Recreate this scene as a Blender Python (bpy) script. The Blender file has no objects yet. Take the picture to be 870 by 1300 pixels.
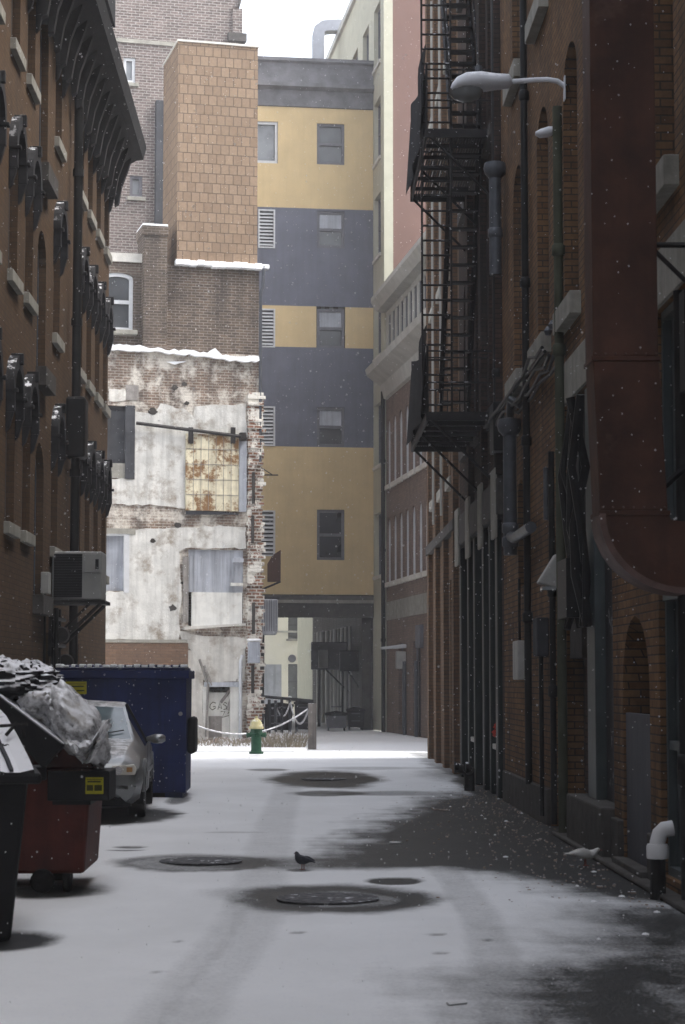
import bpy, bmesh, math, random
from math import radians as R, sin, cos, pi, atan, tan, sqrt
from mathutils import Vector, Matrix, noise
random.seed(7)
S = bpy.context.scene
COL = S.collection
# ------------------------------------------------------------------ camera
F_PX = 2600.0
TH = atan(216/F_PX); PSI = atan(56/F_PX*cos(TH))
CAM = Vector((0, 0, 1.65))
FW = Vector((sin(PSI)*cos(TH), cos(PSI)*cos(TH), sin(TH)))
RT = Vector((cos(PSI), -sin(PSI), 0))
UP = RT.cross(FW)
cd = bpy.data.cameras.new('camera'); cam = bpy.data.objects.new('camera', cd); COL.objects.link(cam)
cam.matrix_world = Matrix(((RT.x, UP.x, -FW.x, CAM.x), (RT.y, UP.y, -FW.y, CAM.y), (RT.z, UP.z, -FW.z, CAM.z), (0, 0, 0, 1)))
cd.sensor_fit = 'VERTICAL'; cd.sensor_height = 36; cd.lens = 72; cd.clip_end = 2000; cd.clip_start = .1
cd.dof.use_dof = True; cd.dof.focus_distance = 42; cd.dof.aperture_fstop = 6.3
S.camera = cam
# ------------------------------------------------------------------ light
SUN_EL, SUN_AZ = R(58), R(100)          # azimuth clockwise from +Y: from the right
w = bpy.data.worlds.new('World'); S.world = w; w.use_nodes = True
nt = w.node_tree; nt.nodes.clear()
sky = nt.nodes.new('ShaderNodeTexSky'); sky.sky_type = 'NISHITA'; sky.sun_disc = False
sky.sun_elevation = SUN_EL; sky.sun_rotation = SUN_AZ; sky.dust_density = 4; sky.air_density = 1; sky.ozone_density = 1
hs = nt.nodes.new('ShaderNodeHueSaturation'); hs.inputs['Saturation'].default_value = .38
bg = nt.nodes.new('ShaderNodeBackground'); bg.inputs['Strength'].default_value = .15
wo = nt.nodes.new('ShaderNodeOutputWorld')
nt.links.new(sky.outputs[0], hs.inputs['Color']); nt.links.new(hs.outputs[0], bg.inputs[0]); nt.links.new(bg.outputs[0], wo.inputs[0])
sd = bpy.data.lights.new('sun', 'SUN'); so = bpy.data.objects.new('sun', sd); COL.objects.link(so)
sd.energy = .6; sd.angle = R(25); sd.color = (1, .97, .93)
sdir = Vector((sin(SUN_AZ)*cos(SUN_EL), cos(SUN_AZ)*cos(SUN_EL), sin(SUN_EL)))
so.rotation_euler = sdir.to_track_quat('Z', 'Y').to_euler()
vs = S.view_settings; vs.view_transform = 'Standard'; vs.look = 'None'; vs.gamma = 1; vs.use_curve_mapping = False
vs.exposure = 2.0
S.cycles.max_bounces = 8; S.cycles.diffuse_bounces = 4; S.cycles.volume_bounces = 1
S.cycles.use_denoising = True
# ------------------------------------------------------------------ materials
def nod(nt, t, **k):
    n = nt.nodes.new(t)
    for a, b in k.items(): setattr(n, a, b)
    return n
def ramp(nt, src, p0, p1, c0=(0, 0, 0, 1), c1=(1, 1, 1, 1)):
    r = nod(nt, 'ShaderNodeValToRGB'); e = r.color_ramp.elements
    e[0].position = p0; e[1].position = p1; e[0].color = c0; e[1].color = c1
    nt.links.new(src, r.inputs[0]); return r.outputs[0]
def mixc(nt, fac, a, b, mode='MIX'):
    m = nod(nt, 'ShaderNodeMix', data_type='RGBA', blend_type=mode)
    for i, v in ((0, fac), (6, a), (7, b)):
        if isinstance(v, (int, float)): m.inputs[i].default_value = v
        elif isinstance(v, tuple): m.inputs[i].default_value = (*v[:3], 1)
        else: nt.links.new(v, m.inputs[i])
    return m.outputs[2]
def mth(nt, op, a, b=None):
    m = nod(nt, 'ShaderNodeMath', operation=op)
    for i, v in ((0, a), (1, b)):
        if v is None: continue
        if isinstance(v, (int, float)): m.inputs[i].default_value = v
        else: nt.links.new(v, m.inputs[i])
    return m.outputs[0]
def nz(nt, vec, scale, detail=4, rough=.6):
    n = nod(nt, 'ShaderNodeTexNoise'); n.inputs['Scale'].default_value = scale
    n.inputs['Detail'].default_value = detail; n.inputs['Roughness'].default_value = rough
    nt.links.new(vec, n.inputs['Vector']); return n.outputs['Fac']
def base_mat(name):
    m = bpy.data.materials.new(name); m.use_nodes = True; nt = m.node_tree
    b = nt.nodes['Principled BSDF']; tc = nod(nt, 'ShaderNodeTexCoord')
    return m, nt, b, tc.outputs['Object']
def add_snow(nt, b, col, vec, amount, lo=.35):
    g = nod(nt, 'ShaderNodeNewGeometry'); sx = nod(nt, 'ShaderNodeSeparateXYZ'); nt.links.new(g.outputs['Normal'], sx.inputs[0])
    up = ramp(nt, sx.outputs[2], lo, lo+.3)
    n = nz(nt, vec, 9, 5)
    f = mth(nt, 'MULTIPLY', up, ramp(nt, n, .62-amount*.4, .7-amount*.3))
    return mixc(nt, f, col, (.82, .83, .86)), f
def mat(name, base, rough=.8, var=.25, ns=3.0, bump=.15, metal=0, snow=0, streak=0, dark=None, dark_t=(.55, .75), spec=.18, lo=.35, bs=None):
    m, nt, b, v = base_mat(name)
    n = nz(nt, v, ns, 6)
    c = mixc(nt, ramp(nt, n, .3, .7), tuple(x*(1-var) for x in base), tuple(min(1, x*(1+var)) for x in base))
    if streak:
        mp = nod(nt, 'ShaderNodeMapping'); mp.inputs['Scale'].default_value = (1, 1, .06); nt.links.new(v, mp.inputs[0])
        s = nz(nt, mp.outputs[0], 7, 5)
        c = mixc(nt, mth(nt, 'MULTIPLY', ramp(nt, s, .45, .7), streak), c, tuple(x*.35 for x in base))
    if dark:
        c = mixc(nt, ramp(nt, nz(nt, v, ns*.6, 8, .7), *dark_t), c, dark)
    if snow: c, _ = add_snow(nt, b, c, v, snow, lo)
    nt.links.new(c, b.inputs['Base Color'])
    b.inputs['Roughness'].default_value = rough; b.inputs['Metallic'].default_value = metal
    b.inputs['Specular IOR Level'].default_value = spec
    if bump:
        bp = nod(nt, 'ShaderNodeBump'); bp.inputs['Strength'].default_value = bump; bp.inputs['Distance'].default_value = .02
        nt.links.new(nz(nt, v, bs or ns*6, 6), bp.inputs['Height']); nt.links.new(bp.outputs[0], b.inputs['Normal'])
    return m
def brick(name, c1, c2, mortar, stain=(.03, .028, .026), st=.4, var=.3, w_=.21, h_=.072, ms=.009, pale=None, pale_t=(.58, .7), snow=0, rough=.9, stain_t=(.48, .72), offset=.5):
    m, nt, b, v = base_mat(name)
    sx = nod(nt, 'ShaderNodeSeparateXYZ'); nt.links.new(v, sx.inputs[0])
    cb = nod(nt, 'ShaderNodeCombineXYZ'); nt.links.new(mth(nt, 'ADD', sx.outputs[0], sx.outputs[1]), cb.inputs[0]); nt.links.new(sx.outputs[2], cb.inputs[1])
    # slight waviness of the courses
    br = nod(nt, 'ShaderNodeTexBrick'); br.offset = offset
    nt.links.new(cb.outputs[0], br.inputs['Vector'])
    for k, x in (('Color1', c1), ('Color2', c2), ('Mortar', mortar)): br.inputs[k].default_value = (*x, 1)
    br.inputs['Scale'].default_value = 1; br.inputs['Mortar Size'].default_value = ms; br.inputs['Mortar Smooth'].default_value = .3
    br.inputs['Brick Width'].default_value = w_; br.inputs['Row Height'].default_value = h_; br.inputs['Bias'].default_value = -.1
    c = br.outputs['Color']
    n1 = nz(nt, v, 1.1, 8, .65)
    c = mixc(nt, ramp(nt, nz(nt, v, 14, 4), .3, .75), c, mixc(nt, 1.0, c, (1-var, 1-var, 1-var), 'MULTIPLY'))
    mp = nod(nt, 'ShaderNodeMapping'); mp.inputs['Scale'].default_value = (1, 1, .12); nt.links.new(v, mp.inputs[0])
    s2 = nz(nt, mp.outputs[0], 2.6, 6, .6)
    f = mth(nt, 'MULTIPLY', ramp(nt, mth(nt, 'ADD', mth(nt, 'MULTIPLY', n1, .5), mth(nt, 'MULTIPLY', s2, .5)), *stain_t), st)
    c = mixc(nt, f, c, stain)
    if pale: c = mixc(nt, ramp(nt, nz(nt, v, 1.7, 9, .72), *pale_t), c, pale)
    if snow: c, _ = add_snow(nt, b, c, v, snow)
    nt.links.new(c, b.inputs['Base Color']); b.inputs['Roughness'].default_value = rough; b.inputs['Specular IOR Level'].default_value = .08
    bp = nod(nt, 'ShaderNodeBump'); bp.inputs['Strength'].default_value = .5; bp.inputs['Distance'].default_value = .012
    h = mth(nt, 'ADD', mth(nt, 'MULTIPLY', br.outputs['Fac'], -1), mth(nt, 'MULTIPLY', nz(nt, v, 30, 5), .6))
    nt.links.new(h, bp.inputs['Height']); nt.links.new(bp.outputs[0], b.inputs['Normal'])
    return m
def glass(name, base=(.015, .018, .022), rough=.12, var=.5, spec=.5):
    m, nt, b, v = base_mat(name)
    c = mixc(nt, ramp(nt, nz(nt, v, 1.3, 3), .35, .65), tuple(x*(1-var) for x in base), tuple(x*(1+var) for x in base))
    nt.links.new(c, b.inputs['Base Color']); b.inputs['Roughness'].default_value = rough; b.inputs['Specular IOR Level'].default_value = spec
    return m
M = {}
M['brick_left'] = brick('brick_left', (.112, .070, .040), (.09, .055, .032), (.072, .052, .036), st=.6, var=.2, ms=.006)
M['brick_right'] = brick('brick_right', (.24, .135, .064), (.16, .085, .043), (.075, .055, .04), st=.75, stain_t=(.44, .64), ms=.008)
M['brick_soot'] = brick('brick_soot', (.085, .052, .04), (.055, .035, .028), (.03, .026, .022), st=.8, stain_t=(.42, .6))
M['brick_orange'] = brick('brick_orange', (.19, .118, .072), (.15, .093, .058), (.11, .085, .065), st=.6)
M['brick_grey'] = brick('brick_grey', (.22, .175, .155), (.125, .10, .09), (.38, .35, .33), st=.4, ms=.013, w_=.24, h_=.085, var=.5)
M['brick_ruin_top'] = brick('brick_ruin_top', (.20, .145, .105), (.105, .078, .06), (.34, .30, .26), st=.65, ms=.012, w_=.22, h_=.075, var=.5, stain_t=(.42, .6), stain=(.05, .042, .036))
M['brick_ruin'] = brick('brick_ruin', (.33, .23, .165), (.20, .14, .10), (.50, .45, .39), st=.7, ms=.013, pale=(.62, .58, .51), pale_t=(.47, .6), w_=.22, h_=.075, var=.6, stain_t=(.44, .6), stain=(.07, .06, .055))
M['brick_brown'] = brick('brick_brown', (.25, .175, .14), (.19, .135, .108), (.17, .14, .12), st=.4)
M['brick_jamb'] = brick('brick_jamb', (.32, .15, .09), (.14, .08, .05), (.6, .56, .5), st=.6, ms=.02, pale=(.72, .69, .62), pale_t=(.5, .55), w_=.22, h_=.09, var=.5)
M['brick_basement'] = brick('brick_basement', (.21, .13, .085), (.16, .10, .065), (.14, .10, .075), st=.4, ms=.008)
M['shingle'] = brick('shingle', (.285, .205, .14), (.22, .155, .105), (.12, .088, .065), st=.3, var=.2, w_=.23, h_=.27, ms=.012, stain=(.2, .13, .08))
M['plaster'] = mat('plaster', (.62, .61, .57), .9, .16, 2.6, .6, streak=.4, dark=(.27, .23, .185), dark_t=(.51, .66))
M['plaster_low'] = mat('plaster_low', (.60, .58, .53), .9, .2, 2.2, .4, streak=.4, dark=(.30, .25, .2), dark_t=(.52, .68))
M['rusty'] = mat('rusty', (.68, .62, .45), .7, .15, 4, .2, streak=.5, dark=(.22, .12, .05), dark_t=(.50, .58))
M['zinc'] = mat('zinc', (.47, .49, .53), .6, .15, 1.5, .1, streak=.6, metal=.1)
M['stucco_yellow'] = mat('stucco_yellow', (.56, .43, .235), .95, .10, 1.1, .15, streak=.08)
M['stucco_slate'] = mat('stucco_slate', (.125, .132, .165), .95, .14, 1.6, .15, streak=.2)
M['stucco_pink'] = mat('stucco_pink', (.165, .10, .082), .95, .06, 1.2, .1)
M['stucco_cream'] = mat('stucco_cream', (.44, .43, .34), .95, .08, 2, .1)
M['cream_far'] = mat('cream_far', (.72, .70, .60), .95, .05, 2, .05)
M['cornice_grey'] = mat('cornice_grey', (.13, .13, .14), .7, .35, 2.5, .3, snow=.5)
M['trim_grey'] = mat('trim_grey', (.42, .42, .39), .7, .15, 2, .1)
M['cornice_black'] = mat('cornice_black', (.02, .02, .021), .75, .4, 2, .3, snow=.35)
M['iron_hood'] = mat('iron_hood', (.026, .026, .028), .85, .4, 6, .2, snow=.18, lo=.3)
M['iron'] = mat('iron', (.018, .016, .016), .6, .4, 8, .2, snow=.15)
M['iron_dry'] = mat('iron_dry', (.02, .018, .017), .6, .4, 8, .2)
M['net'] = mat('net', (.012, .013, .015), .9, .5, 20, .4)
M['stone'] = mat('stone', (.27, .26, .225), .9, .2, 5, .4, streak=.3, snow=.3)
M['stone_dark'] = mat('stone_dark', (.07, .065, .06), .9, .3, 5, .4)
M['stone_pale'] = mat('stone_pale', (.55, .53, .48), .9, .12, 5, .3, snow=.9)
M['frame_dark'] = mat('frame_dark', (.04, .04, .045), .5, .3, 5, .1)
M['frame_grey'] = mat('frame_grey', (.12, .12, .135), .6, .2, 5, .1)
M['frame_white'] = mat('frame_white', (.52, .53, .54), .6, .1, 5, .05)
M['frame_blue'] = mat('frame_blue', (.04, .055, .075), .5, .3, 5, .1)
M['glass'] = glass('glass'); M['glass_blue'] = glass('glass_blue', (.02, .032, .048), .2)
M['glass_pale'] = glass('glass_pale', (.16, .17, .18), .3, .3)
M['glass_mid'] = glass('glass_mid', (.06, .065, .07), .25, .3)
M['board_dark'] = mat('board_dark', (.05, .052, .058), .8, .3, 3, .2, streak=.5)
M['board_grey'] = mat('board_grey', (.36, .38, .42), .7, .15, 3, .15, streak=.5)
M['board_white'] = mat('board_white', (.72, .71, .66), .8, .12, 3, .2, streak=.3, dark=(.4, .35, .28))
M['shop_green'] = mat('shop_green', (.014, .019, .019), .5, .35, 3, .2, streak=.4)
M['shop_panel'] = mat('shop_panel', (.065, .08, .082), .45, .2, 3, .1, streak=.3)
M['door_grey'] = mat('door_grey', (.055, .058, .07), .6, .2, 2, .15, streak=.3)
M['duct'] = mat('duct', (.062, .027, .017), .6, .45, 2.2, .15, streak=.35, dark=(.11, .065, .05), dark_t=(.56, .72))
M['duct_edge'] = mat('duct_edge', (.11, .07, .06), .55, .3, 6, .15)
M['pipe'] = mat('pipe', (.085, .09, .10), .45, .25, 5, .15, metal=.2, streak=.4)
M['pipe_black'] = mat('pipe_black', (.013, .013, .013), .5, .4, 5, .2)
M['pipe_moss'] = mat('pipe_moss', (.06, .064, .042), .7, .35, 3, .2, streak=.5)
M['pvc'] = mat('pvc', (.62, .62, .62), .35, .06, 5, .03)
M['lamp_grey'] = mat('lamp_grey', (.62, .63, .66), .4, .1, 4, .05, snow=.3)
M['lens'] = glass('lens', (.20, .21, .21), .08, .4)
M['white_box'] = mat('white_box', (.36, .355, .33), .6, .12, 6, .1, streak=.3)
M['silver_duct'] = mat('silver_duct', (.30, .31, .34), .35, .1, 4, .1, metal=.3)
M['paint_blue'] = mat('paint_blue', (.012, .023, .095), .6, .45, 1.8, .2, streak=.5, dark=(.04, .035, .05), dark_t=(.6, .68))
M['paint_blue_lid'] = mat('paint_blue_lid', (.014, .018, .07), .5, .3, 2, .1, snow=1.0)
M['paint_red'] = mat('paint_red', (.075, .014, .009), .6, .35, 3, .2, streak=.5)
M['plastic_black'] = mat('plastic_black', (.006, .006, .007), .6, .4, 3, .12, spec=.2)
M['plastic_black_snow'] = mat('plastic_black_snow', (.008, .008, .009), .45, .4, 3, .12, snow=1.0, lo=.25)
M['rubber'] = mat('rubber', (.012, .012, .012), .85, .3, 10, .2)
M['label_yellow'] = mat('label_yellow', (.36, .33, .012), .5, .12, 20, .02)
M['label_ink'] = mat('label_ink', (.05, .05, .01), .6, .1, 10, 0)
M['bag_black'] = mat('bag_black', (.016, .016, .018), .22, .4, 4, .5, snow=.75, lo=.45, bs=14)
M['car_silver'] = mat('car_silver', (.20, .205, .205), .28, .06, 3, .01, metal=.55, spec=.5)
M['car_snow'] = mat('car_snow', (.20, .205, .205), .3, .06, 3, .01, metal=.5, snow=.45, lo=.93, spec=.5)
M['car_glass'] = glass('car_glass', (.10, .13, .14), .06, .5, .8)
M['car_glass_side'] = glass('car_glass_side', (.015, .017, .02), .08, .3, .7)
M['chrome'] = mat('chrome', (.6, .6, .6), .2, .1, 4, 0, metal=.9)
M['amber'] = mat('amber', (.30, .16, .06), .2, .2, 20, 0)
M['headlight'] = glass('headlight', (.55, .52, .46), .1, .4, .8)
M['hydrant_green'] = mat('hydrant_green', (.02, .075, .04), .5, .25, 12, .1)
M['hydrant_yellow'] = mat('hydrant_yellow', (.50, .45, .24), .5, .15, 12, .1, snow=.2)
M['wood'] = mat('wood', (.20, .18, .165), .9, .3, 5, .3, streak=.6, snow=.5)
M['wood_grey'] = mat('wood_grey', (.28, .26, .24), .9, .3, 5, .3, streak=.6)
M['rope'] = mat('rope', (.36, .36, .37), .8, .2, 20, .3, snow=.5, lo=0.1)
M['snow'] = mat('snow', (.81, .82, .83), .75, .03, 6, .5, bs=14)
M['weed'] = mat('weed', (.26, .22, .16), .9, .4, 5, 0, snow=.55, lo=.1)
M['pigeon_dark'] = mat('pigeon_dark', (.028, .03, .038), .6, .4, 20, .2)
M['pigeon_white'] = mat('pigeon_white', (.62, .61, .58), .7, .08, 20, .2)
M['pigeon_foot'] = mat('pigeon_foot', (.25, .08, .06), .7, .2, 20, 0)
M['manhole'] = mat('manhole', (.14, .14, .145), .85, .5, 16, .8, snow=.08, lo=.9, spec=.1)
M['debris'] = mat('debris', (.28, .22, .18), .9, .5, 6, .3, snow=.5)
M['red_flower'] = mat('red_flower', (.35, .03, .015), .7, .3, 20, .2)
M['ac_grey'] = mat('ac_grey', (.27, .27, .255), .6, .12, 4, .05, snow=.4)
M['interior'] = mat('interior', (.05, .045, .04), .95, .4, 1, .1)  # near-black stand-in for the shade inside holes and openings
M['shade_brick'] = brick('shade_brick', (.17, .16, .155), (.12, .115, .11), (.09, .085, .08), st=.5, stain_t=(.4, .6))  # dark tone carries the shade under the bridging building

# crumpled clear plastic sheet
m, nt, b, v = base_mat('clear_plastic')
n = nz(nt, v, 5, 6, .7)
c = mixc(nt, ramp(nt, n, .34, .56), (.10, .098, .095), (.72, .72, .73)); c = mixc(nt, ramp(nt, nz(nt, v, 2.2, 5), .55, .7), c, (.28, .24, .17))
c, _ = add_snow(nt, b, c, v, .45, .35)
nt.links.new(c, b.inputs['Base Color']); b.inputs['Roughness'].default_value = .2
bp = nod(nt, 'ShaderNodeBump'); bp.inputs['Strength'].default_value = .6; bp.inputs['Distance'].default_value = .03
nt.links.new(nz(nt, v, 7, 4, .55), bp.inputs['Height']); nt.links.new(bp.outputs[0], b.inputs['Normal'])
M['clear_plastic'] = m

# snow covered paving: a "melt" attribute says where the snow has gone
m, nt, b, v = base_mat('snowy_paving')
at = nod(nt, 'ShaderNodeAttribute', attribute_name='melt')
mp = nod(nt, 'ShaderNodeMapping'); mp.inputs['Scale'].default_value = (1, .7, 1); nt.links.new(v, mp.inputs[0])
n1 = nz(nt, mp.outputs[0], 5, 8, .7); n2 = nz(nt, mp.outputs[0], 45, 4, .7); n3 = nz(nt, mp.outputs[0], .8, 4)
amp = mth(nt, 'ADD', .16, mth(nt, 'MULTIPLY', at.outputs['Fac'], 1.2))
nn = mth(nt, 'SUBTRACT', mth(nt, 'ADD', mth(nt, 'MULTIPLY', n1, .6), mth(nt, 'MULTIPLY', n2, .8)), .70)
val = mth(nt, 'ADD', at.outputs['Fac'], mth(nt, 'MULTIPLY', nn, amp))
fac = ramp(nt, val, .02, .72)
spk = ramp(nt, nz(nt, v, 3.2, 10, .8), .62, .68)
asph = mixc(nt, ramp(nt, n1, .3, .7), (.011, .0115, .010), (.026, .026, .024))
asph = mixc(nt, mth(nt, 'MULTIPLY', ramp(nt, nz(nt, v, 28, 3, .6), .64, .70), .5), asph, (.14, .135, .125))
sn = mixc(nt, ramp(nt, n3, .3, .7), (.72, .73, .735), (.81, .82, .83))
sn = mixc(nt, ramp(nt, n2, .55, .8), sn, (.66, .67, .72))
c = mixc(nt, fac, sn, asph)
nt.links.new(c, b.inputs['Base Color'])
nt.links.new(ramp(nt, val, .1, .8, (.85, .85, .85, 1), (.42, .42, .42, 1)), b.inputs['Roughness'])
b.inputs['Specular IOR Level'].default_value = .16
bp = nod(nt, 'ShaderNodeBump'); bp.inputs['Strength'].default_value = .5; bp.inputs['Distance'].default_value = .02
nt.links.new(mth(nt, 'SUBTRACT', mth(nt, 'MULTIPLY', n1, .8), val), bp.inputs['Height']); nt.links.new(bp.outputs[0], b.inputs['Normal'])
M['paving'] = m

# ------------------------------------------------------------------ mesh helpers
class MB:
    def __init__(s): s.v = []; s.f = []
    def add(s, vs, fs):
        o = len(s.v); s.v += [tuple(q) for q in vs]; s.f += [tuple(i+o for i in f) for f in fs]; return s
    def quad(s, a, b, c, d): return s.add([a, b, c, d], [(0, 1, 2, 3)])
    def box(s, x0, x1, y0, y1, z0, z1):
        return s.add([(x0, y0, z0), (x1, y0, z0), (x1, y1, z0), (x0, y1, z0), (x0, y0, z1), (x1, y0, z1), (x1, y1, z1), (x0, y1, z1)],
                     [(0, 3, 2, 1), (4, 5, 6, 7), (0, 1, 5, 4), (1, 2, 6, 5), (2, 3, 7, 6), (3, 0, 4, 7)])
    def prism(s, poly, a, b, ax='y'):
        n = len(poly)
        def P(p, t): return {'y': (p[0], t, p[1]), 'x': (t, p[0], p[1]), 'z': (p[0], p[1], t)}[ax]
        return s.add([P(p, a) for p in poly]+[P(p, b) for p in poly],
                     [tuple(range(n)), tuple(range(2*n-1, n-1, -1))]+[(i, (i+1) % n+0, (i+1) % n+n, i+n) for i in range(n)])
    def rings(s, rings, cap=True, closed=True):
        n = len(rings[0]); fs = []
        for i in range(len(rings)-1):
            for j in range(n if closed else n-1):
                k = (j+1) % n; fs.append((i*n+j, i*n+k, (i+1)*n+k, (i+1)*n+j))
        if cap: fs += [tuple(range(n-1, -1, -1)), tuple((len(rings)-1)*n+j for j in range(n))]
        return s.add([p for r in rings for p in r], fs)
    def tube(s, pts, r, n=8):
        pts = [Vector(p) for p in pts]; rs = r if isinstance(r, (list, tuple)) else [r]*len(pts); out = []
        ref = None
        for i, p in enumerate(pts):
            d = (pts[min(i+1, len(pts)-1)]-pts[max(i-1, 0)]).normalized()
            if ref is None: ref = Vector((0, 0, 1)) if abs(d.z) < .9 else Vector((1, 0, 0))
            a = d.cross(ref).normalized(); b_ = a.cross(d).normalized(); ref = b_
            out.append([p+(a*cos(2*pi*j/n)+b_*sin(2*pi*j/n))*rs[i] for j in range(n)])
        return s.rings(out)
    def lathe(s, prof, c=(0, 0, 0), n=20, ax='z'):
        out = []
        for r, h in prof:
            ring = []
            for j in range(n):
                a = 2*pi*j/n
                q = {'z': (r*cos(a), r*sin(a), h), 'x': (h, r*cos(a), r*sin(a)), 'y': (r*cos(a), h, r*sin(a))}[ax]
                ring.append((q[0]+c[0], q[1]+c[1], q[2]+c[2]))
            out.append(ring)
        return s.rings(out)
    def build(s, name, m, parent=None, smooth=False, bevel=0, loc=None, rot=None):
        me = bpy.data.meshes.new(name); me.from_pydata(s.v, [], s.f); me.materials.append(M[m] if isinstance(m, str) else m)
        if smooth:
            me.polygons.foreach_set('use_smooth', [True]*len(me.polygons))
        bm_ = bmesh.new(); bm_.from_mesh(me); bmesh.ops.recalc_face_normals(bm_, faces=bm_.faces); bm_.to_mesh(me); bm_.free()
        if smooth: me.set_sharp_from_angle(angle=R(50))
        o = bpy.data.objects.new(name, me); COL.objects.link(o)
        if parent: o.parent = parent
        if loc: o.location = loc
        if rot: o.rotation_euler = rot
        if bevel:
            b = o.modifiers.new('bevel', 'BEVEL'); b.width = bevel; b.segments = 2; b.limit_method = 'ANGLE'
        return o
def tag(o, label, cat, group=None, kind=None):
    if label: o['label'] = label
    if cat: o['category'] = cat
    if group: o['group'] = group
    if kind: o['kind'] = kind
    return o
def thing(name, label, cat, loc=(0, 0, 0), rz=0, group=None):
    o = bpy.data.objects.new(name, None); COL.objects.link(o); o.location = loc; o.rotation_euler = (0, 0, rz); o.empty_display_size = .2
    return tag(o, label, cat, group)
def ray(px, py): return FW*F_PX+RT*(px-435)+UP*(650-py)
def ground(px, py, h=0):
    d = ray(px, py); t = (h-CAM.z)/d.z; return CAM+d*t
def at_depth(px, py, Y): d = ray(px, py); return CAM+d*(Y/d.y)
def proj(p):
    q = Vector(p)-CAM; z = q.dot(FW); return 435+F_PX*q.dot(RT)/z, 650-F_PX*q.dot(UP)/z
class Frame:          # local x along the wall, -y out of the wall, z up
    def __init__(s, X, Y, rz): s.o = Vector((X, Y, 0)); s.rz = rz; s.x = Vector((cos(rz), sin(rz), 0)); s.y = Vector((-sin(rz), cos(rz), 0))
    def uh(s, px, py, d=0):     # local (u, h) seen at that pixel on the plane standing d in front of the wall
        r = ray(px, py); o = s.o-s.y*d; t = (o-CAM).dot(s.y)/r.dot(s.y); p = CAM+r*t
        return (p-s.o).dot(s.x), p.z
    def rect(s, x0, x1, y0, y1, d=0):   # pixel box -> (u0,u1,h0,h1) using the box centre lines
        xm, ym = (x0+x1)/2, (y0+y1)/2
        ua, ub = s.uh(x0, ym, d)[0], s.uh(x1, ym, d)[0]
        return min(ua, ub), max(ua, ub), s.uh(xm, y1, d)[1], s.uh(xm, y0, d)[1]
    def thing(s, name, label, cat, group=None): return thing(name, label, cat, tuple(s.o), s.rz, group)
    def loc(s, p): q = Vector(p)-s.o; return Vector((q.dot(s.x), q.dot(s.y), p[2]))
def arch_pts(u0, u1, h, rise, n=10):
    return [((u0+u1)/2-(u1-u0)/2*cos(pi*i/n), h-rise+rise*sin(pi*i/n)) for i in range(n+1)]
def facade(mb, u0, u1, h0, h1, ops, depth=.2):
    us = sorted({u0, u1, *[q for o in ops for q in o[:2] if u0 < q < u1]}); hs_ = sorted({h0, h1, *[q for o in ops for q in o[2:4] if h0 < q < h1]})
    for i in range(len(us)-1):
        for j in range(len(hs_)-1):
            a, b, c, d = us[i], us[i+1], hs_[j], hs_[j+1]; cu, ch = (a+b)/2, (c+d)/2
            if any(o[0] < cu < o[1] and o[2] < ch < o[3] for o in ops): continue
            mb.quad((a, 0, c), (b, 0, c), (b, 0, d), (a, 0, d))
    for o in ops:
        a, b, c, d = o[:4]; r = o[4] if len(o) > 4 else 0; dp = o[5] if len(o) > 5 else depth
        mb.quad((a, 0, c), (b, 0, c), (b, dp, c), (a, dp, c))
        mb.quad((a, 0, c), (a, dp, c), (a, dp, d-r), (a, 0, d-r)); mb.quad((b, 0, c), (b, dp, c), (b, dp, d-r), (b, 0, d-r))
        if r:
            pts = arch_pts(a, b, d, r)
            for k in range(len(pts)-1):
                p, q = pts[k], pts[k+1]
                mb.quad((p[0], 0, p[1]), (q[0], 0, q[1]), (q[0], 0, d), (p[0], 0, d))
                mb.quad((p[0], 0, p[1]), (q[0], 0, q[1]), (q[0], dp, q[1]), (p[0], dp, p[1]))
        else: mb.quad((a, 0, d), (b, 0, d), (b, dp, d), (a, dp, d))
def shell(mb, u0, u1, h0, h1, D, recess=.6):   # the sides, roof and back of a building, and a wall behind its openings
    mb.quad((u0, 0, h0), (u0, D, h0), (u0, D, h1), (u0, 0, h1)); mb.quad((u1, 0, h0), (u1, D, h0), (u1, D, h1), (u1, 0, h1))
    mb.quad((u0, 0, h1), (u1, 0, h1), (u1, D, h1), (u0, D, h1)); mb.quad((u0, D, h0), (u1, D, h0), (u1, D, h1), (u0, D, h1))
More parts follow.
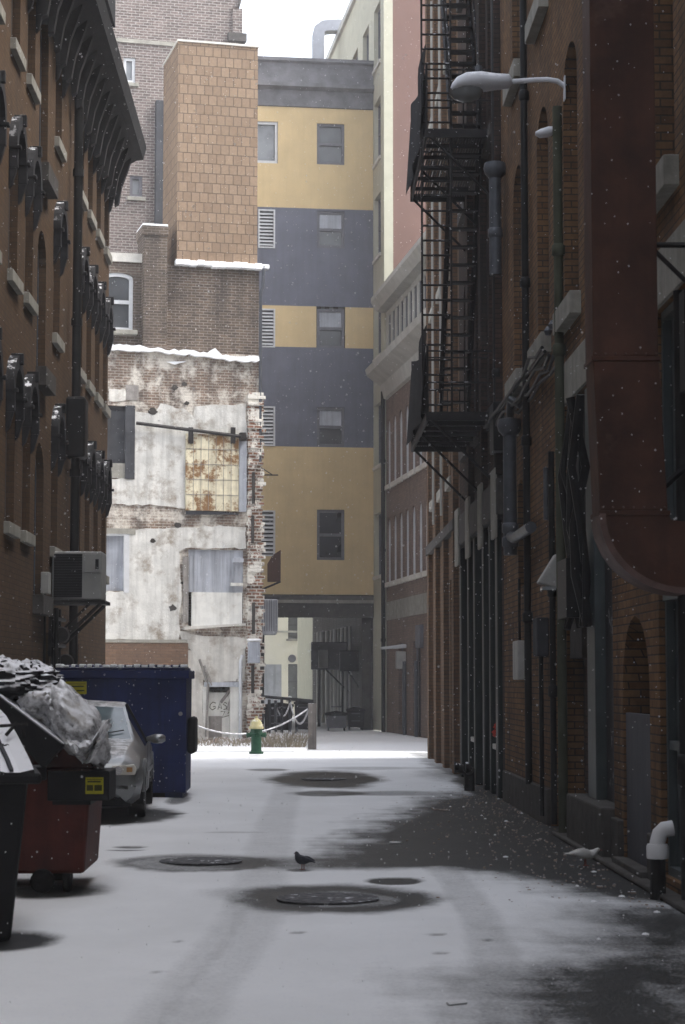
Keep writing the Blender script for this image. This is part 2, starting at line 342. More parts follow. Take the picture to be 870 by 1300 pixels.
def window(par, a, b, c, d, rise=0, dp=.16, fm='frame_dark', gm='glass', sash=True, mull=0, fw=.05, sill=None, sm='stone', sd_=.09, so_=.08, split=None, name='window'):
    fr = MB(); y0, y1 = dp-.05, dp+.02
    fr.box(a, a+fw, y0, y1, c, d-rise); fr.box(b-fw, b, y0, y1, c, d-rise); fr.box(a+fw, b-fw, y0, y1, c, c+fw)
    if rise:
        P = arch_pts(a, b, d, rise); Q = arch_pts(a+fw, b-fw, d-fw, rise-fw*.5)
        for k in range(len(P)-1):
            for y in (y0,): fr.quad((P[k][0], y, P[k][1]), (P[k+1][0], y, P[k+1][1]), (Q[k+1][0], y, Q[k+1][1]), (Q[k][0], y, Q[k][1]))
            fr.quad((Q[k][0], y0, Q[k][1]), (Q[k+1][0], y0, Q[k+1][1]), (Q[k+1][0], y1, Q[k+1][1]), (Q[k][0], y1, Q[k][1]))
    else: fr.box(a+fw, b-fw, y0, y1, d-fw, d)
    if sash: hm = split if split else (c+d)/2; fr.box(a+fw, b-fw, y0+.01, y1, hm-fw*.5, hm+fw*.5)
    for i in range(mull):
        u = a+(b-a)*(i+1)/(mull+1); fr.box(u-.018, u+.018, y0+.015, y1, c+fw, d-fw if not rise else d-rise*.4)
    f = fr.build(name, fm, par)
    p = MB()
    if rise:
        pts = [(a+.01, c+.01), (b-.01, c+.01)]+list(reversed([(q[0], q[1]-.01) for q in arch_pts(a+.01, b-.01, d, rise)])); p.prism(pts, dp+.025, dp+.04)
    else: p.box(a+.01, b-.01, dp+.025, dp+.04, c+.01, d-.01)
    p.build('pane', gm, f)
    if sill: MB().box(a-sd_, b+sd_, -so_, dp-.06, c-sill, c-.002).build('sill', sm, f, bevel=.008)
    return f

# ------------------------------------------------------------------ the ground
def sst(a, b, x):
    t = max(0, min(1, (x-a)/(b-a))) if a != b else 0; return t*t*(3-2*t)
def inpoly(poly, x, y):
    r = False; j = len(poly)-1
    for i in range(len(poly)):
        xi, yi = poly[i]; xj, yj = poly[j]
        if (yi > y) != (yj > y) and x < (xj-xi)*(y-yi)/(yj-yi)+xi: r = not r
        j = i
    return r
def dseg(px, py, ax, ay, bx, by):
    dx, dy = bx-ax, by-ay; t = max(0, min(1, ((px-ax)*dx+(py-ay)*dy)/(dx*dx+dy*dy+1e-9))); return math.hypot(px-ax-t*dx, py-ay-t*dy), t
def G(px, py): p = ground(px, py); return (p.x, p.y)
POLYS = [([G(*q) for q in ((640, 996), (590, 1010), (560, 1018), (520, 1038), (492, 1052), (462, 1072), (448, 1087), (470, 1097), (540, 1101), (600, 1104), (640, 1106), (680, 1111), (700, 1117), (720, 1124), (745, 1128), (775, 1139), (800, 1144), (850, 1150), (900, 1150), (900, 1100))], .24, .9),
         ([G(*q) for q in ((900, 1150), (812, 1152), (800, 1172), (800, 1192), (780, 1210), (745, 1226), (700, 1236), (680, 1246), (672, 1262), (690, 1280), (705, 1330), (900, 1330))], .32, .82)]
def E(px, py, hx, hy):
    c = ground(px, py); a = ground(px+hx, py); t = ground(px, py-hy); u = ground(px, py+hy)
    return (c.x, (t.y+u.y)/2, abs(a.x-c.x), abs(t.y-u.y)/2)
ELL = [(E(411, 990, 68, 10), .55, .92, 0), (E(415, 1008, 46, 3.5), .5, .6, 0), (E(500, 1008, 70, 3), .7, .4, 0), (E(245, 1097, 95, 10.5), .45, .72, 1), (E(400, 1097, 130, 8), .9, .55, 0),
       (E(428, 1143, 118, 17), .55, .95, 2), (E(345, 1136, 70, 8), 1.2, .35, 0), (E(503, 1120, 34, 4.5), .4, .9, 0), (E(438, 999, 30, 4), .9, .25, 0), (E(165, 1077, 20, 1.5), .6, .6, 0), (E(160, 1081, 22, 1), .6, .6, 0),
       (E(340, 978, 26, 1.5), .5, .5, 0), (E(300, 1058, 40, 1), .6, .2, 0), (E(60, 1132, 70, 9), .7, .8, 0), (E(150, 1037, 70, 12), .5, .85, 0), (E(205, 1034, 30, 1.8), .5, .6, 0), (E(10, 1198, 55, 12), .6, .85, 0),
       (E(226, 1017, 14, 5), .6, .55, 0), (E(465, 976, 60, 2), .8, .25, 0), (E(600, 985, 60, 10), .8, .4, 0), (E(380, 1186, 10, 1.6), .6, .4, 0), (E(226, 1198, 8, 1.4), .6, .35, 0), (E(200, 1236, 8, 1.6), .6, .3, 0), (E(380, 1106, 14, 2), .7, .55, 0),
       (E(555, 1188, 12, 1.5), .6, .4, 0), (E(560, 1212, 8, 1.5), .6, .4, 0), (E(620, 1195, 9, 1.2), .6, .5, 0), (E(770, 1032, 80, 30), .8, .5, 0)]
TRK = [([G(*q) for q in ((205, 1330), (262, 1240), (305, 1190), (328, 1150), (335, 1100), (352, 1040), (372, 985))], .30, .13), ([G(*q) for q in ((520, 1075), (570, 1110), (607, 1160), (628, 1215), (645, 1330))], .20, .17), ([G(*q) for q in ((180, 1330), (245, 1245), (290, 1195), (318, 1140))], .04, .12)]
def melt(x, y):
    wn = noise.noise((x*1.3, y*1.0, 0))*.16+noise.noise((x*5, y*3, 5))*.05+noise.noise((x*9, y*1.2, 9))*.05
    v = 0
    for poly, s_, a in POLYS:
        d = min(dseg(x, y, *poly[i-1], *poly[i])[0] for i in range(len(poly)))
        if not inpoly(poly, x, y): d = -d
        v = max(v, a*sst(-s_*3.2, s_*1.8, d+wn*2.0+noise.noise((x*7, y*2.5, 3))*.13+noise.noise((x*2, y*9, 8))*.1))
    for (cx, cy, rx, ry), s_, a, kind in ELL:
        if abs(x-cx) > rx*3 or abs(y-cy) > ry*3: continue
        r = math.hypot((x-cx)/rx, (y-cy)/ry)+wn*.9+noise.noise((x*8, y*5, 2))*.07
        e = a*(1-sst(1-s_*.55, 1+s_*.6, r))
        if kind == 2: e *= 1-.42*(sst(.35, .46, r)-sst(.58, .75, r)); 
        if kind == 1: e *= 1-.35*(sst(.42, .5, r)-sst(.8, .9, r))
        v = 1-(1-v)*(1-e) if e > 0 else v
    for pts, wd, a in TRK:
        d = min(dseg(x, y, *pts[i], *pts[i+1])[0] for i in range(len(pts)-1))
        v = max(v, v*.6+a*(1-sst(wd*.5, wd, d+wn*.15)))
    # strip swept clear against the right-hand wall
    dw = 2.905-x
    if y > 19: v = max(v, .85*(1-sst(.12, .5, dw+wn*1.2))*(1-sst(33, 44, y)*.55))
    return max(0, min(1, v))
NX, X0, X1 = 170, -4.2, 3.6
ys = []; y = 7.0
while y < 50: ys.append(y); y += .035+.0016*y
vsx = [(X0+(X1-X0)*i/NX) for i in range(NX+1)]
verts = []; vals = []
for y in ys:
    for x in vsx:
        q = melt(x, y) if y < 48 else 0
        verts.append((x, y, .012*(1-q)+.006*noise.noise((x*2, y*2, 1)))); vals.append(q)
faces = [(j*(NX+1)+i, j*(NX+1)+i+1, (j+1)*(NX+1)+i+1, (j+1)*(NX+1)+i) for j in range(len(ys)-1) for i in range(NX)]
me = bpy.data.meshes.new('alley_paving'); me.from_pydata(verts, [], faces); me.materials.append(M['paving'])
a_ = me.attributes.new('melt', 'FLOAT', 'POINT'); a_.data.foreach_set('value', vals)
me.polygons.foreach_set('use_smooth', [True]*len(me.polygons))
o = bpy.data.objects.new('alley_paving', me); COL.objects.link(o); o['kind'] = 'structure'
g = MB(); g.quad((-600, -300, -.012), (600, -300, -.012), (600, 900, -.012), (-600, 900, -.012))
o = g.build('ground', 'snow'); o['kind'] = 'structure'
g = MB().prism([(-20, 47.9), (-.1, 48.3), (.2, 48.9), (.25, 58), (-20, 58)], -.01, .06, 'z')
o = g.build('pavement', 'snow', bevel=.02); o['kind'] = 'structure'

# ------------------------------------------------------------------ left building
LF = Frame(-3.8, 0, R(90)); LEND = 40.5
root = LF.thing('brick_building', 'long brown brick building on the left with black arched hoods and a deep black cornice', 'building')
cols = [26.9, 28.5, 31.8, 35.2, 36.75, 38.3, 39.85, 24.9, 22.1, 20.5]
rows = [(3.72, 5.62), (7.02, 8.85), (10.1, 11.75)]
ops = []; wins = []
for c_ in cols:
    for r_, (a, b) in enumerate(rows):
        ops.append((c_-.42, c_+.42, a, b, .3)); wins.append((c_, a, b, r_))
st = [(29.95, 2.9, 5.15), (29.95, 6.2, 8.3), (29.95, 9.2, 11.7)]
for c_, a, b in st: ops.append((c_-.5, c_+.5, a, b, .45))
door = (39.2, 40.1, .1, 2.3); ops += [(35.2-.35, 35.2+.35, 1.0, 2.3), (31.0-.2, 31.4, 1.4, 2.4)]
mb = MB(); facade(mb, -90, LEND, 0, 12.0, ops, .22); shell(mb, -90, LEND, 0, 12.0, 14); mb.build('wall', 'brick_left', root)
def hood(par, c_, top, hw=.52):
    mb = MB(); n = 12
    P = []; Q = []
    for i in range(n+1):
        a = pi*i/n
        P.append((c_-hw*cos(a), top-.52+.52*sin(a))); Q.append((c_-(hw-.14)*cos(a), top-.52-.02+.36*sin(a)))
    for k in range(n):
        p0, p1, q0, q1 = P[k], P[k+1], Q[k], Q[k+1]
        y0, y1 = -.115, .0
        mb.quad((p0[0], y0, p0[1]), (p1[0], y0, p1[1]), (p1[0], y1, p1[1]), (p0[0], y1, p0[1]))
        mb.quad((q0[0], y0, q0[1]), (q1[0], y0, q1[1]), (q1[0], y1, q1[1]), (q0[0], y1, q0[1]))
        mb.quad((p0[0], y0, p0[1]), (p1[0], y0, p1[1]), (q1[0], y0, q1[1]), (q0[0], y0, q0[1]))
    for s_ in (-1, 1):      # drop legs with corbels
        u = c_+s_*(hw-.07)
        mb.box(u-.045, u+.045, -.12, 0, top-.8, top-.5); mb.box(u-.06, u+.06, -.16, 0, top-.55, top-.5)
        mb.prism([(0, top-1.08), (-.05, top-1.02), (-.11, top-.8), (0, top-.8)], u-.045, u+.045, 'x')
    mb.box(c_-.045, c_+.045, -.165, 0, top-.12, top+.03)
    mb.build('hood', 'iron_hood', par, smooth=False, bevel=.01)
for c_, a, b, r_ in wins:
    f = window(root, c_-.42, c_+.42, a, b, .3, fm='frame_dark', gm='glass', sill=.16, sm='stone', so_=.08)
    hood(f, c_, {0: 5.95, 1: 9.16, 2: 12.05}[r_])
for c_, a, b in st:
    window(root, c_-.5, c_+.5, a, b, .45, fm='frame_blue', gm='glass_blue', sill=.28, sm='stone_dark', so_=.16, mull=1)
window(root, 35.2-.35, 35.55, 1.0, 2.3, sill=.12, sm='stone_dark')
window(root, 30.8, 31.4, 1.4, 2.4, sash=False)
cn = MB(); cn.prism([(0, 11.55), (-.12, 11.55), (-.16, 11.85), (-.4, 12.05), (-.52, 12.12), (-.66, 12.14), (-.72, 12.4), (-.66, 12.48), (.2, 12.75), (.2, 11.55)], -90, LEND+.12, 'x')
co = cn.build('cornice', 'cornice_black', root)
u = 40.3
while u > 20:
    MB().prism([(-.12, 11.1), (-.2, 11.15), (-.26, 11.5), (-.36, 11.78), (-.46, 12.1), (-.12, 12.1)], u-.075, u+.075, 'x').build('bracket', 'cornice_black', co); u -= .775
MB().prism([(-.75, 12.45), (-.75, 12.9), (-.5, 13.35), (0, 13.5), (.2, 13.5), (.2, 12.45)], 31.6, 33.2, 'x').build('pediment', 'cornice_black', co)
MB().box(-30, LEND+.02, -.05, .0, 6.3, 6.42).build('band', 'brick_left', root) if 0 else None
# far corner plinth of the wall and its downpipe
t = thing('drainpipe', 'black downpipe running the height of the left brick wall between arched hoods', 'pipe', (-3.8, 33.45, 0))
mb = MB(); mb.tube([(.14, 0, 0), (.14, 0, 11.6), (.3, 0, 11.9)], .075); mb.build('pipe', 'pipe_black', t, smooth=True)
for h in (2.5, 5, 7.5, 10): MB().lathe([(.095, h), (.095, h+.12)], (.14, 0, 0), 12).build('collar', 'pipe_black', t)
MB().box(.0, .32, -.25, .25, 5.3, 6.3).build('hopper', 'pipe_black', t, bevel=.05)

# AC unit on bracket
t = thing('air_conditioner', 'boxy grey air conditioner with dark grille hanging on the left brick wall', 'air conditioner', (-3.8, 31.3, 2.84))
MB().box(.04, .80, 0, .72, .06, .80).build('casing', 'ac_grey', t, bevel=.02)
mb = MB(); mb.box(.07, .50, -.02, -.003, .10, .76); mb.build('grille', 'plastic_black', t)
mb = MB()
for i in range(16): mb.box(.075, .495, -.035, -.02, .12+i*.04, .128+i*.04)
mb.build('fin', 'frame_dark', t)
MB().box(.53, .775, -.018, -.002, .48, .76).build('panel', 'ac_grey', t, bevel=.005)
MB().box(.70, .75, -.026, -.018, .53, .68).build('switch', 'plastic_black', t)
sh = MB(); sh.box(0, .86, -.04, .78, 0, .05); sh.tube([(.78, .0, .0), (0.0, .0, -.75)], .03, 6); sh.tube([(.78, .72, .0), (0, .72, -.75)], .03, 6); sh.tube([(.62, 0, 0), (.0, 0, -.6)], .02, 6); sh.box(0, .05, -.04, .04, -.8, 0); sh.build('bracket', 'iron_dry', t)
t = thing('gas_meter', 'cluster of dark gas meters and pipes below the air conditioner', 'meter', (-3.8, 30.9, 0))
mb = MB()
for yy, x_ in ((0, .12), (.35, .16), (.7, .12), (-.35, .2)): mb.tube([(x_, yy, .05), (x_, yy, 2.75)], .035, 8)
for zz in (1.3, 1.75, 2.2, 2.6): mb.tube([(.14, -.4, zz), (.2, .75, zz)], .03, 8)
mb.build('pipe', 'pipe_black', t, smooth=True)
for yy, zz in ((0.1, 1.45), (.45, 1.95), (-.2, 2.35)): MB().lathe([(0.01, -.09), (.11, -.08), (.13, 0), (.11, .08), (.01, .09)], (.26, yy, zz), 14, 'y').build('meter', 'iron_dry', t, smooth=True)
t = thing('junction_box', 'small pale grey box fixed to the brick wall left of the air conditioner', 'electrical box', (-3.8, 30.25, 2.95))
MB().box(0, .12, 0, .28, 0, .32).build('box', 'white_box', t, bevel=.01); MB().tube([(.05, .14, 0), (.05, .14, -1.4)], .02, 8).build('conduit', 'pipe_black', t)

# ------------------------------------------------------------------ right building (near)
RF = Frame(2.905, 28.9, R(-90))       # u = 28.9 - Y
def U(Y): return 28.9-Y
root = RF.thing('brick_building', 'tall orange-brown brick building on the right with arched windows and pale stone sills', 'building')
cols = [21.5, 24.0, 26.75, 16.05, 18.9, 13.3, 10.6]
ops = []; wins = []
for c_ in cols:
    for a, b in ((5.68, 8.5), (9.75, 12.6), (13.8, 16.4)):
        ops.append((U(c_)-.55, U(c_)+.55, a, b, .42, .3)); wins.append((c_, a, b))
ops += [(U(22.15), U(18.9), 0, 4.65, 0, .7), (U(16.47), U(15.45), .12, 4.65, 0, .2), (U(18.35), U(16.95), 0, 2.22, .62, .35), (U(23.65), U(22.75), 0, 3.35, .4, .3), (U(27.0), U(26.3), 2.9, 4.3, .3, .3)]
mb = MB(); facade(mb, 0, U(-90), 0, 17.5, ops, .3); shell(mb, 0, U(-90), 0, 17.5, 14); mb.build('wall', 'brick_right', root)
for c_, a, b in wins:
    window(root, U(c_)-.55, U(c_)+.55, a, b, .42, dp=.26, fm='frame_dark', gm='glass', sill=.24, sm='stone', sd_=.16, so_=.12)
for a, b in ((22.5, 18.6), (17.2, 14.8)): MB().box(U(a), U(b), -.03, .03, 4.652, 5.1).build('lintel', 'stone', root, bevel=.01)
MB().box(0.02, U(-30), -.06, 0, 0, .45).build('plinth', 'stone_dark', root) if 0 else None
for a, b in ((28.8, 23.7), (18.85, 18.4), (16.9, 16.5)): MB().box(U(a), U(b), -.05, 0.02, .0, .42).build('plinth', 'stone_dark', root, bevel=.015)
# tall dark recess
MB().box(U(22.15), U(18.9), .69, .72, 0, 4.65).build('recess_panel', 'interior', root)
MB().box(U(22.13), U(21.2), .03, .3, 1.9, 4.64).build('pilaster', 'stone_dark', root, bevel=.01)
MB().box(U(20.75), U(20.2), .02, .25, .5, 4.64).build('pilaster', 'shop_panel', root, bevel=.01)
MB().box(U(21.6), U(20.8), .1, .3, .5, 2.6).build('pilaster', 'brick_soot', root, bevel=.01)
MB().box(U(20.15), U(18.95), .12, .2, .5, 4.6).build('door', mat('peeling_black', (.016, .015, .017), .6, .3, 3, .3, dark=(.2, .2, .21), dark_t=(.60, .63)), root)
MB().box(U(21.4), U(18.92), -.12, .5, 0, .5).build('step', 'stone_dark', root, bevel=.02)
# glazed green panel by the frame's edge
f = window(root, U(16.47), U(15.45), .12, 4.65, dp=.1, fm='shop_panel', gm='shop_panel', fw=.07, sash=True, split=1.15)
MB().box(U(16.4), U(15.5), .02, .1, 2.3, 2.42).build('transom', 'shop_panel', f)
# niche with a grey panel
MB().box(U(18.35), U(16.95), .34, .36, 0, 2.22).build('niche_wall', 'brick_right', root)
MB().box(U(18.33), U(16.97), .02, .06, .1, 1.38).build('door', 'door_grey', root, bevel=.006)
MB().box(U(18.45), U(16.9), -.1, .34, 0, .1).build('doorstep', 'stone_dark', root, bevel=.01)
window(root, U(23.65), U(22.75), .3, 3.35, .4, dp=.25, fm='shop_green', gm='interior', sash=False)
window(root, U(27.0), U(26.3), 2.9, 4.3, .3, dp=.25, fm='frame_dark', gm='glass')

# ------------------------------------------------------------------ right building (middle, soot dark)
MF = Frame(2.905, 36.7, R(-90))
def V(Y): return 36.7-Y
root = MF.thing('brick_building', 'soot-blackened brick building behind the fire escape with a dark green shopfront', 'building')
ops = []; wins = []
for c_ in (30.3, 32.7, 35.1):
    for a, b in ((5.7, 8.7), (9.9, 12.7), (13.8, 16.2)): ops.append((V(c_)-.6, V(c_)+.6, a, b, .4, .35)); wins.append((c_, a, b))
ops.append((V(36.2), V(29.2), 0, 4.0, 0, .5))
mb = MB(); facade(mb, 0, 7.8, 0, 17.5, ops, .35); shell(mb, 0, 7.798, 0, 17.5, 14); mb.build('wall', 'brick_soot', root)
for c_, a, b in wins: window(root, V(c_)-.6, V(c_)+.6, a, b, .4, dp=.3, sill=.2, sm='stone_dark', so_=.1)
for c_ in (31.5, 33.9, 29.15): MB().box(V(c_)-.22, V(c_)+.22, -.1, 0, 4.6, 17.3).build('pilaster', 'brick_soot', root)
MB().box(V(36.6), V(28.95), -.1, .02, 4.02, 4.55).build('fascia', 'stone_dark', root, bevel=.02)
for a, b in ((36.5, 35.7), (34.2, 33.5), (31.8, 31.2), (29.6, 28.98)): MB().box(V(a), V(b), -.12, -.1+.02, 3.7, 4.7).build('fascia_block', 'stone', root, bevel=.015)
sf = MB().box(V(36.2), V(29.2), .48, .5, 0, 4).build('shopfront', 'shop_green', root)
for c_, wd in ((36.0, .3), (34.4, .25), (33.2, .25), (31.6, .3), (30.5, .2), (29.45, .35)):
    MB().box(V(c_)-wd/2, V(c_)+wd/2, -.06, .47, 0, 4.0).build('post', 'shop_green', sf, bevel=.03)
for a, b, c, d, gm in ((29.3, 30.35, .75, 2.75, 'shop_panel'), (30.65, 31.4, .2, 2.5, 'glass'), (31.8, 33.0, .75, 2.9, 'glass'), (33.4, 34.2, .75, 3.0, 'shop_panel'), (34.6, 35.8, .2, 2.9, 'glass')):
    window(sf, V(b), V(a), c, d, dp=.12, fm='shop_panel', gm=gm, sash=False, sill=.08, sm='trim_grey', sd_=0, so_=.04) if gm != 'glass' else window(sf, V(b), V(a), c, d, dp=.2, fm='shop_panel', gm=gm, sash=False)
    MB().box(V(b), V(a), .1, .16, 3.05, 3.12).build('transom', 'shop_panel', sf)
t = thing('flower_pot', 'small rust red flowers on the sill of the green shopfront', 'plant', (2.93, 29.75, .75))
mb = MB()
for i in range(26):
    q = Vector((random.uniform(-.1, .06), random.uniform(-.14, .14), .13+random.uniform(0, .16))); mb.lathe([(.005, -.03), (.035, 0), (.005, .03)], q, 6)
mb.build('flowers', 'red_flower', t); MB().lathe([(.05, 0), (.075, .13), (.07, .13), (.05, .1)], (0, 0, 0), 12).build('pot', 'debris', t, smooth=True)

# ------------------------------------------------------------------ right building (far, orange)
OF = Frame(2.905, 44.7, R(-90))
def W_(Y): return 44.7-Y
root = OF.thing('brick_building', 'narrow orange brick building at the far end of the right side with flat pilasters', 'building')
ops = []; wins = []
for c_ in (38.6, 41.0, 43.3):
    for a, b in ((5.5, 8.2), (9.6, 12.4), (13.7, 16.2)): ops.append((W_(c_)-.5, W_(c_)+.5, a, b, .45, .3)); wins.append((c_, a, b))
ops += [(W_(43.9), W_(42.9), .1, 3.0, 0, .3), (W_(41.4), W_(40.4), .1, 3.3, 0, .3), (W_(39.2), W_(38.0), .1, 3.6, 0, .3)]
mb = MB(); facade(mb, 0, 7.998, 0, 17.5, ops, .3); shell(mb, 0, 7.996, 0, 17.5, 14); mb.build('wall', 'brick_orange', root)
for c_, a, b in wins: window(root, W_(c_)-.5, W_(c_)+.5, a, b, .45, dp=.24, sill=.2, sm='stone', so_=.1)
for a, b in ((43.9, 42.9), (41.4, 40.4), (39.2, 38.0)): window(root, W_(a), W_(b), .1, 3.0 if a > 43 else (3.3 if a > 41 else 3.6), dp=.2, fm='frame_dark', gm='glass', sash=True)
for c_ in (44.45, 42.15, 39.8, 37.3): MB().box(W_(c_)-.24, W_(c_)+.24, -.1, 0, 0, 17.3).build('pilaster', 'brick_orange', root)
MB().box(.0, 7.9, -.13, 0, 4.4, 4.6).build('band', 'stone_dark', root, bevel=.015)
for c_ in (42.15, 39.8): MB().box(W_(c_)-.12, W_(c_)-.05, -.14, -.1, 4.9, 16).build('strip', 'trim_grey', root)

# ------------------------------------------------------------------ far block
FB = Frame(3.86, 60.4, R(-90)+atan(.115))
dv = Vector((-.1142, .9934, 0))
root = FB.thing('brick_building', 'three-storey brown brick building with pale window sills and a grey cornice beyond the orange one', 'building')
UE = -8.2
ops = []
for u0 in (-7.5, -6.3, -5.1, -3.9, -2.7, -1.5, -.4):
    ops += [(u0-.33, u0+.33, 8.2, 10.4, .33, .2), (u0-.33, u0+.33, 4.95, 7.1, .33, .2)]
ops += [(-2.9, -1.9, .1, 2.9, 0, .2), (-5.6, -4.7, .1, 2.9, 0, .2)]
mb = MB(); facade(mb, UE, 12, 0, 11.6, ops, .2); shell(mb, UE, 12, 0, 11.6, 12); mb.build('wall', 'brick_brown', root)
for o_ in ops[:-2]: window(root, *o_[:4], .33, dp=.1, fw=.08, fm='frame_white', gm='glass_mid', sash=True, sill=.16, sm='stone_pale', sd_=.12)
for o_ in ops[-2:]:
    f = window(root, *o_[:4], 0, dp=.16, fm='frame_grey', gm='board_dark', sash=True, split=2.1)
MB().box(UE, 12, -.03, .0, 3.7, 4.3).build('band', 'stone', root)
MB().prism([(0, 11.1), (-.1, 11.15), (-.2, 11.6), (-.65, 11.95), (-.7, 12.15), (0, 12.3)], UE, 12, 'x').build('cornice', 'trim_grey', root)
ops2 = [(u0, u0+.5, 12.5, 13.9, 0, .12) for u0 in [-7.6+.85*i for i in range(22)]]
mb = MB(); mb2 = MB(); facade(mb2, UE, 12, 12.3, 14.2, ops2, .12); mb2.build('attic', 'trim_grey', root)
for o_ in ops2[:10]: window(root, *o_[:4], dp=.09, fm='frame_grey', gm='glass_mid', sash=False)
MB().prism([(0, 14.1), (-.3, 14.15), (-.5, 14.45), (-.5, 14.6), (1.6, 16.2), (3, 16.2), (3, 14.1)], UE, 12, 'x').build('mansard_roof', 'trim_grey', root)
# cream and pink building
CF = Frame(*(Vector((3.86, 60.4, 0))+dv*8.22)[:2], FB.rz)
root = CF.thing('apartment_building', 'tall cream and salmon pink stucco building rising behind the brown brick one', 'building')
TOP = 27.3
ops = []
for k in range(8):
    u0 = -1.7-2.75*k
    for sl in (5.3, 9.1, 12.9, 16.4, 19.8, 23.2): ops.append((u0-.75, u0+.75, sl, sl+2.15, 0, .25))
mb = MB(); facade(mb, -26, 0, 0, TOP, ops, .25); mb.quad((-26, 0, 0), (-26, 14, 0), (-26, 14, TOP), (-26, 0, TOP)); mb.quad((-26, 0, TOP), (0, 0, TOP), (0, 14, TOP), (-26, 14, TOP)); mb.build('wall', 'stucco_cream', root)
for o_ in ops: window(root, *o_[:4], dp=.2, fm='frame_grey', gm='glass_mid', sill=.12, sm='stone_pale', so_=.06)
MB().box(-.003, .12, -.02, 14, 0, TOP-.01).build('end_wall', 'stucco_pink', root)
MB().box(-.32, .16, -.06, .25, 0, TOP-.01).build('quoin', 'stucco_cream', root)
MB().box(-26.1, .2, -.12, 14, TOP, TOP+.25).build('parapet', 'trim_grey', root)
t = thing('drainpipe', 'thin dark downpipe where the brown brick wall meets the cream stucco', 'pipe', tuple(CF.o+CF.x*.2-CF.y*.12), FB.rz)
MB().tube([(0, 0, 0), (0, 0, 11.4)], .07).build('pipe', 'pipe_black', t, smooth=True)
for h in (3, 6, 9): MB().lathe([(.09, h), (.09, h+.1)], (0, 0, 0), 10).build('collar', 'pipe_black', t)
# yellow and slate building, bridging the passage
YF = Frame(*(Vector((3.86, 60.4, 0))+dv*10.9)[:2], atan(.115))
root = YF.thing('stucco_building', 'yellow and slate blue stucco building on a beam bridging the passage', 'building')
hy = lambda py, px=440: YF.uh(px, py)[1]
U0 = -12
wl = [YF.rect(402.5, 437.5, *q) for q in ((157, 209), (268, 315), (392, 442), (517, 567), (647, 711))]
wl_w = YF.rect(324, 353, 154, 207)
lv = [YF.rect(328, 349.5, *q) for q in ((266, 315), (392, 441), (516, 566), (648, 706))]
hb = [hy(755), hy(568), hy(442), hy(390), hy(266), hy(138)]
allops = [(*q, 0, .15) for q in wl+[wl_w]+lv]
def band(h0, h1, m, u0=U0, u1=-.003, nm='wall'):
    mb = MB(); facade(mb, u0, u1, h0, h1, [(a, b, max(c, h0), min(d, h1), 0, .15) for a, b, c, d, *_ in allops if c < h1-.05 and d > h0+.05 and a >= u0-.01 and b <= u1+.01 or (c < h1-.05 and d > h0+.05 and u0 < (a+b)/2 < u1)], .15)
    mb.build(nm, m, root)
band(hb[0], hb[1], 'stucco_yellow'); band(hb[1], hb[2], 'stucco_slate')
ua, ub = wl[2][0]-.02, wl[2][1]+.02
mb = MB(); facade(mb, U0, ua, hb[2], hb[3], [(lv[1][0], lv[1][1], max(hb[2], lv[1][2]), min(hb[3], lv[1][3]), 0, .15)], .15); mb.quad((ub, 0, hb[2]), (-.003, 0, hb[2]), (-.003, 0, hb[3]), (ub, 0, hb[3])); mb.build('wall', 'stucco_yellow', root)
band(hb[3], hb[4], 'stucco_slate'); band(hb[4], hb[5], 'stucco_yellow')
D = 17
mb = MB(); mb.quad((U0, 0, hb[0]), (U0, D, hb[0]), (U0, D, hb[5]), (U0, 0, hb[5])); mb.quad((0, .3, hb[0]), (0, D, hb[0]), (0, D, hb[5]), (0, .3, hb[5])); mb.quad((U0, D, hb[0]), (0, D, hb[0]), (0, D, hb[5]), (U0, D, hb[5])); mb.quad((U0, .3, hb[5]), (0, .3, hb[5]), (0, D, hb[5]), (U0, D, hb[5])); mb.quad((U0, 0, hb[0]-.02), (0, 0, hb[0]-.02), (0, D, hb[0]-.02), (U0, D, hb[0]-.02)); mb.build('wall', 'brick_basement', root)
for i, q in enumerate(wl): window(root, *q, dp=.1, fm='frame_grey', gm='glass_mid' if i < 4 else 'glass', fw=.1)
for q in wl[1:4]: MB().box(q[0]+.1, q[1]-.1, .095, .12, (q[2]+q[3])/2+.06, q[3]-.1).build('blind', 'board_grey', root)
window(root, *wl_w, dp=.1, fm='frame_white', gm='glass_pale', fw=.1, sash=False)
for q in lv:
    mb = MB(); mb.box(q[0], q[0]+.05, -.03, .1, q[2], q[3]); mb.box(q[1]-.06, q[1], -.03, .1, q[2], q[3]); mb.box(q[0]+.05, q[1]-.06, -.03, .1, q[2], q[2]+.05); mb.box(q[0]+.05, q[1]-.06, -.03, .1, q[3]-.05, q[3])
    f = mb.build('louvre', 'frame_white', root); mb = MB(); n = 10
    for i in range(n):
        z = q[2]+.08+(q[3]-q[2]-.16)*(i+.5)/n; mb.prism([(-.02, z-.045), (0, z-.05), (.09, z+.03), (.07, z+.04)], q[0]+.05, q[1]-.06, 'x')
    mb.build('slat', 'frame_white', f); MB().box(q[0], q[1], .11, .13, q[2], q[3]).build('backing', 'frame_dark', f)
ht = hy(78)
MB().prism([(0, hb[5]-.02), (-.06, hb[5]), (-.08, hy(118)), (-.3, hy(115)), (-.3, hy(110)), (-.1, hy(108)), (-.1, hy(84)), (-.22, hy(82)), (-.22, ht), (.3, ht), (.3, hb[5]-.02)], U0, -.004, 'x').build('parapet', 'cornice_grey', root)
MB().box(U0, .0, -.02, .3, hy(784), hb[0]-.025).build('beam', 'stone_dark', root, bevel=.02)
MB().box(U0, .0, -.1, -.02, hy(766), hy(762)).build('ledge', 'stone', root)
for u_ in (-3.15, -.15): MB().box(u_-.22, u_+.22, .0+(.3 if u_ > -1 else 9), .5+(.3 if u_ > -1 else 9), 0, hy(784)).build('column', 'stone_dark', root)
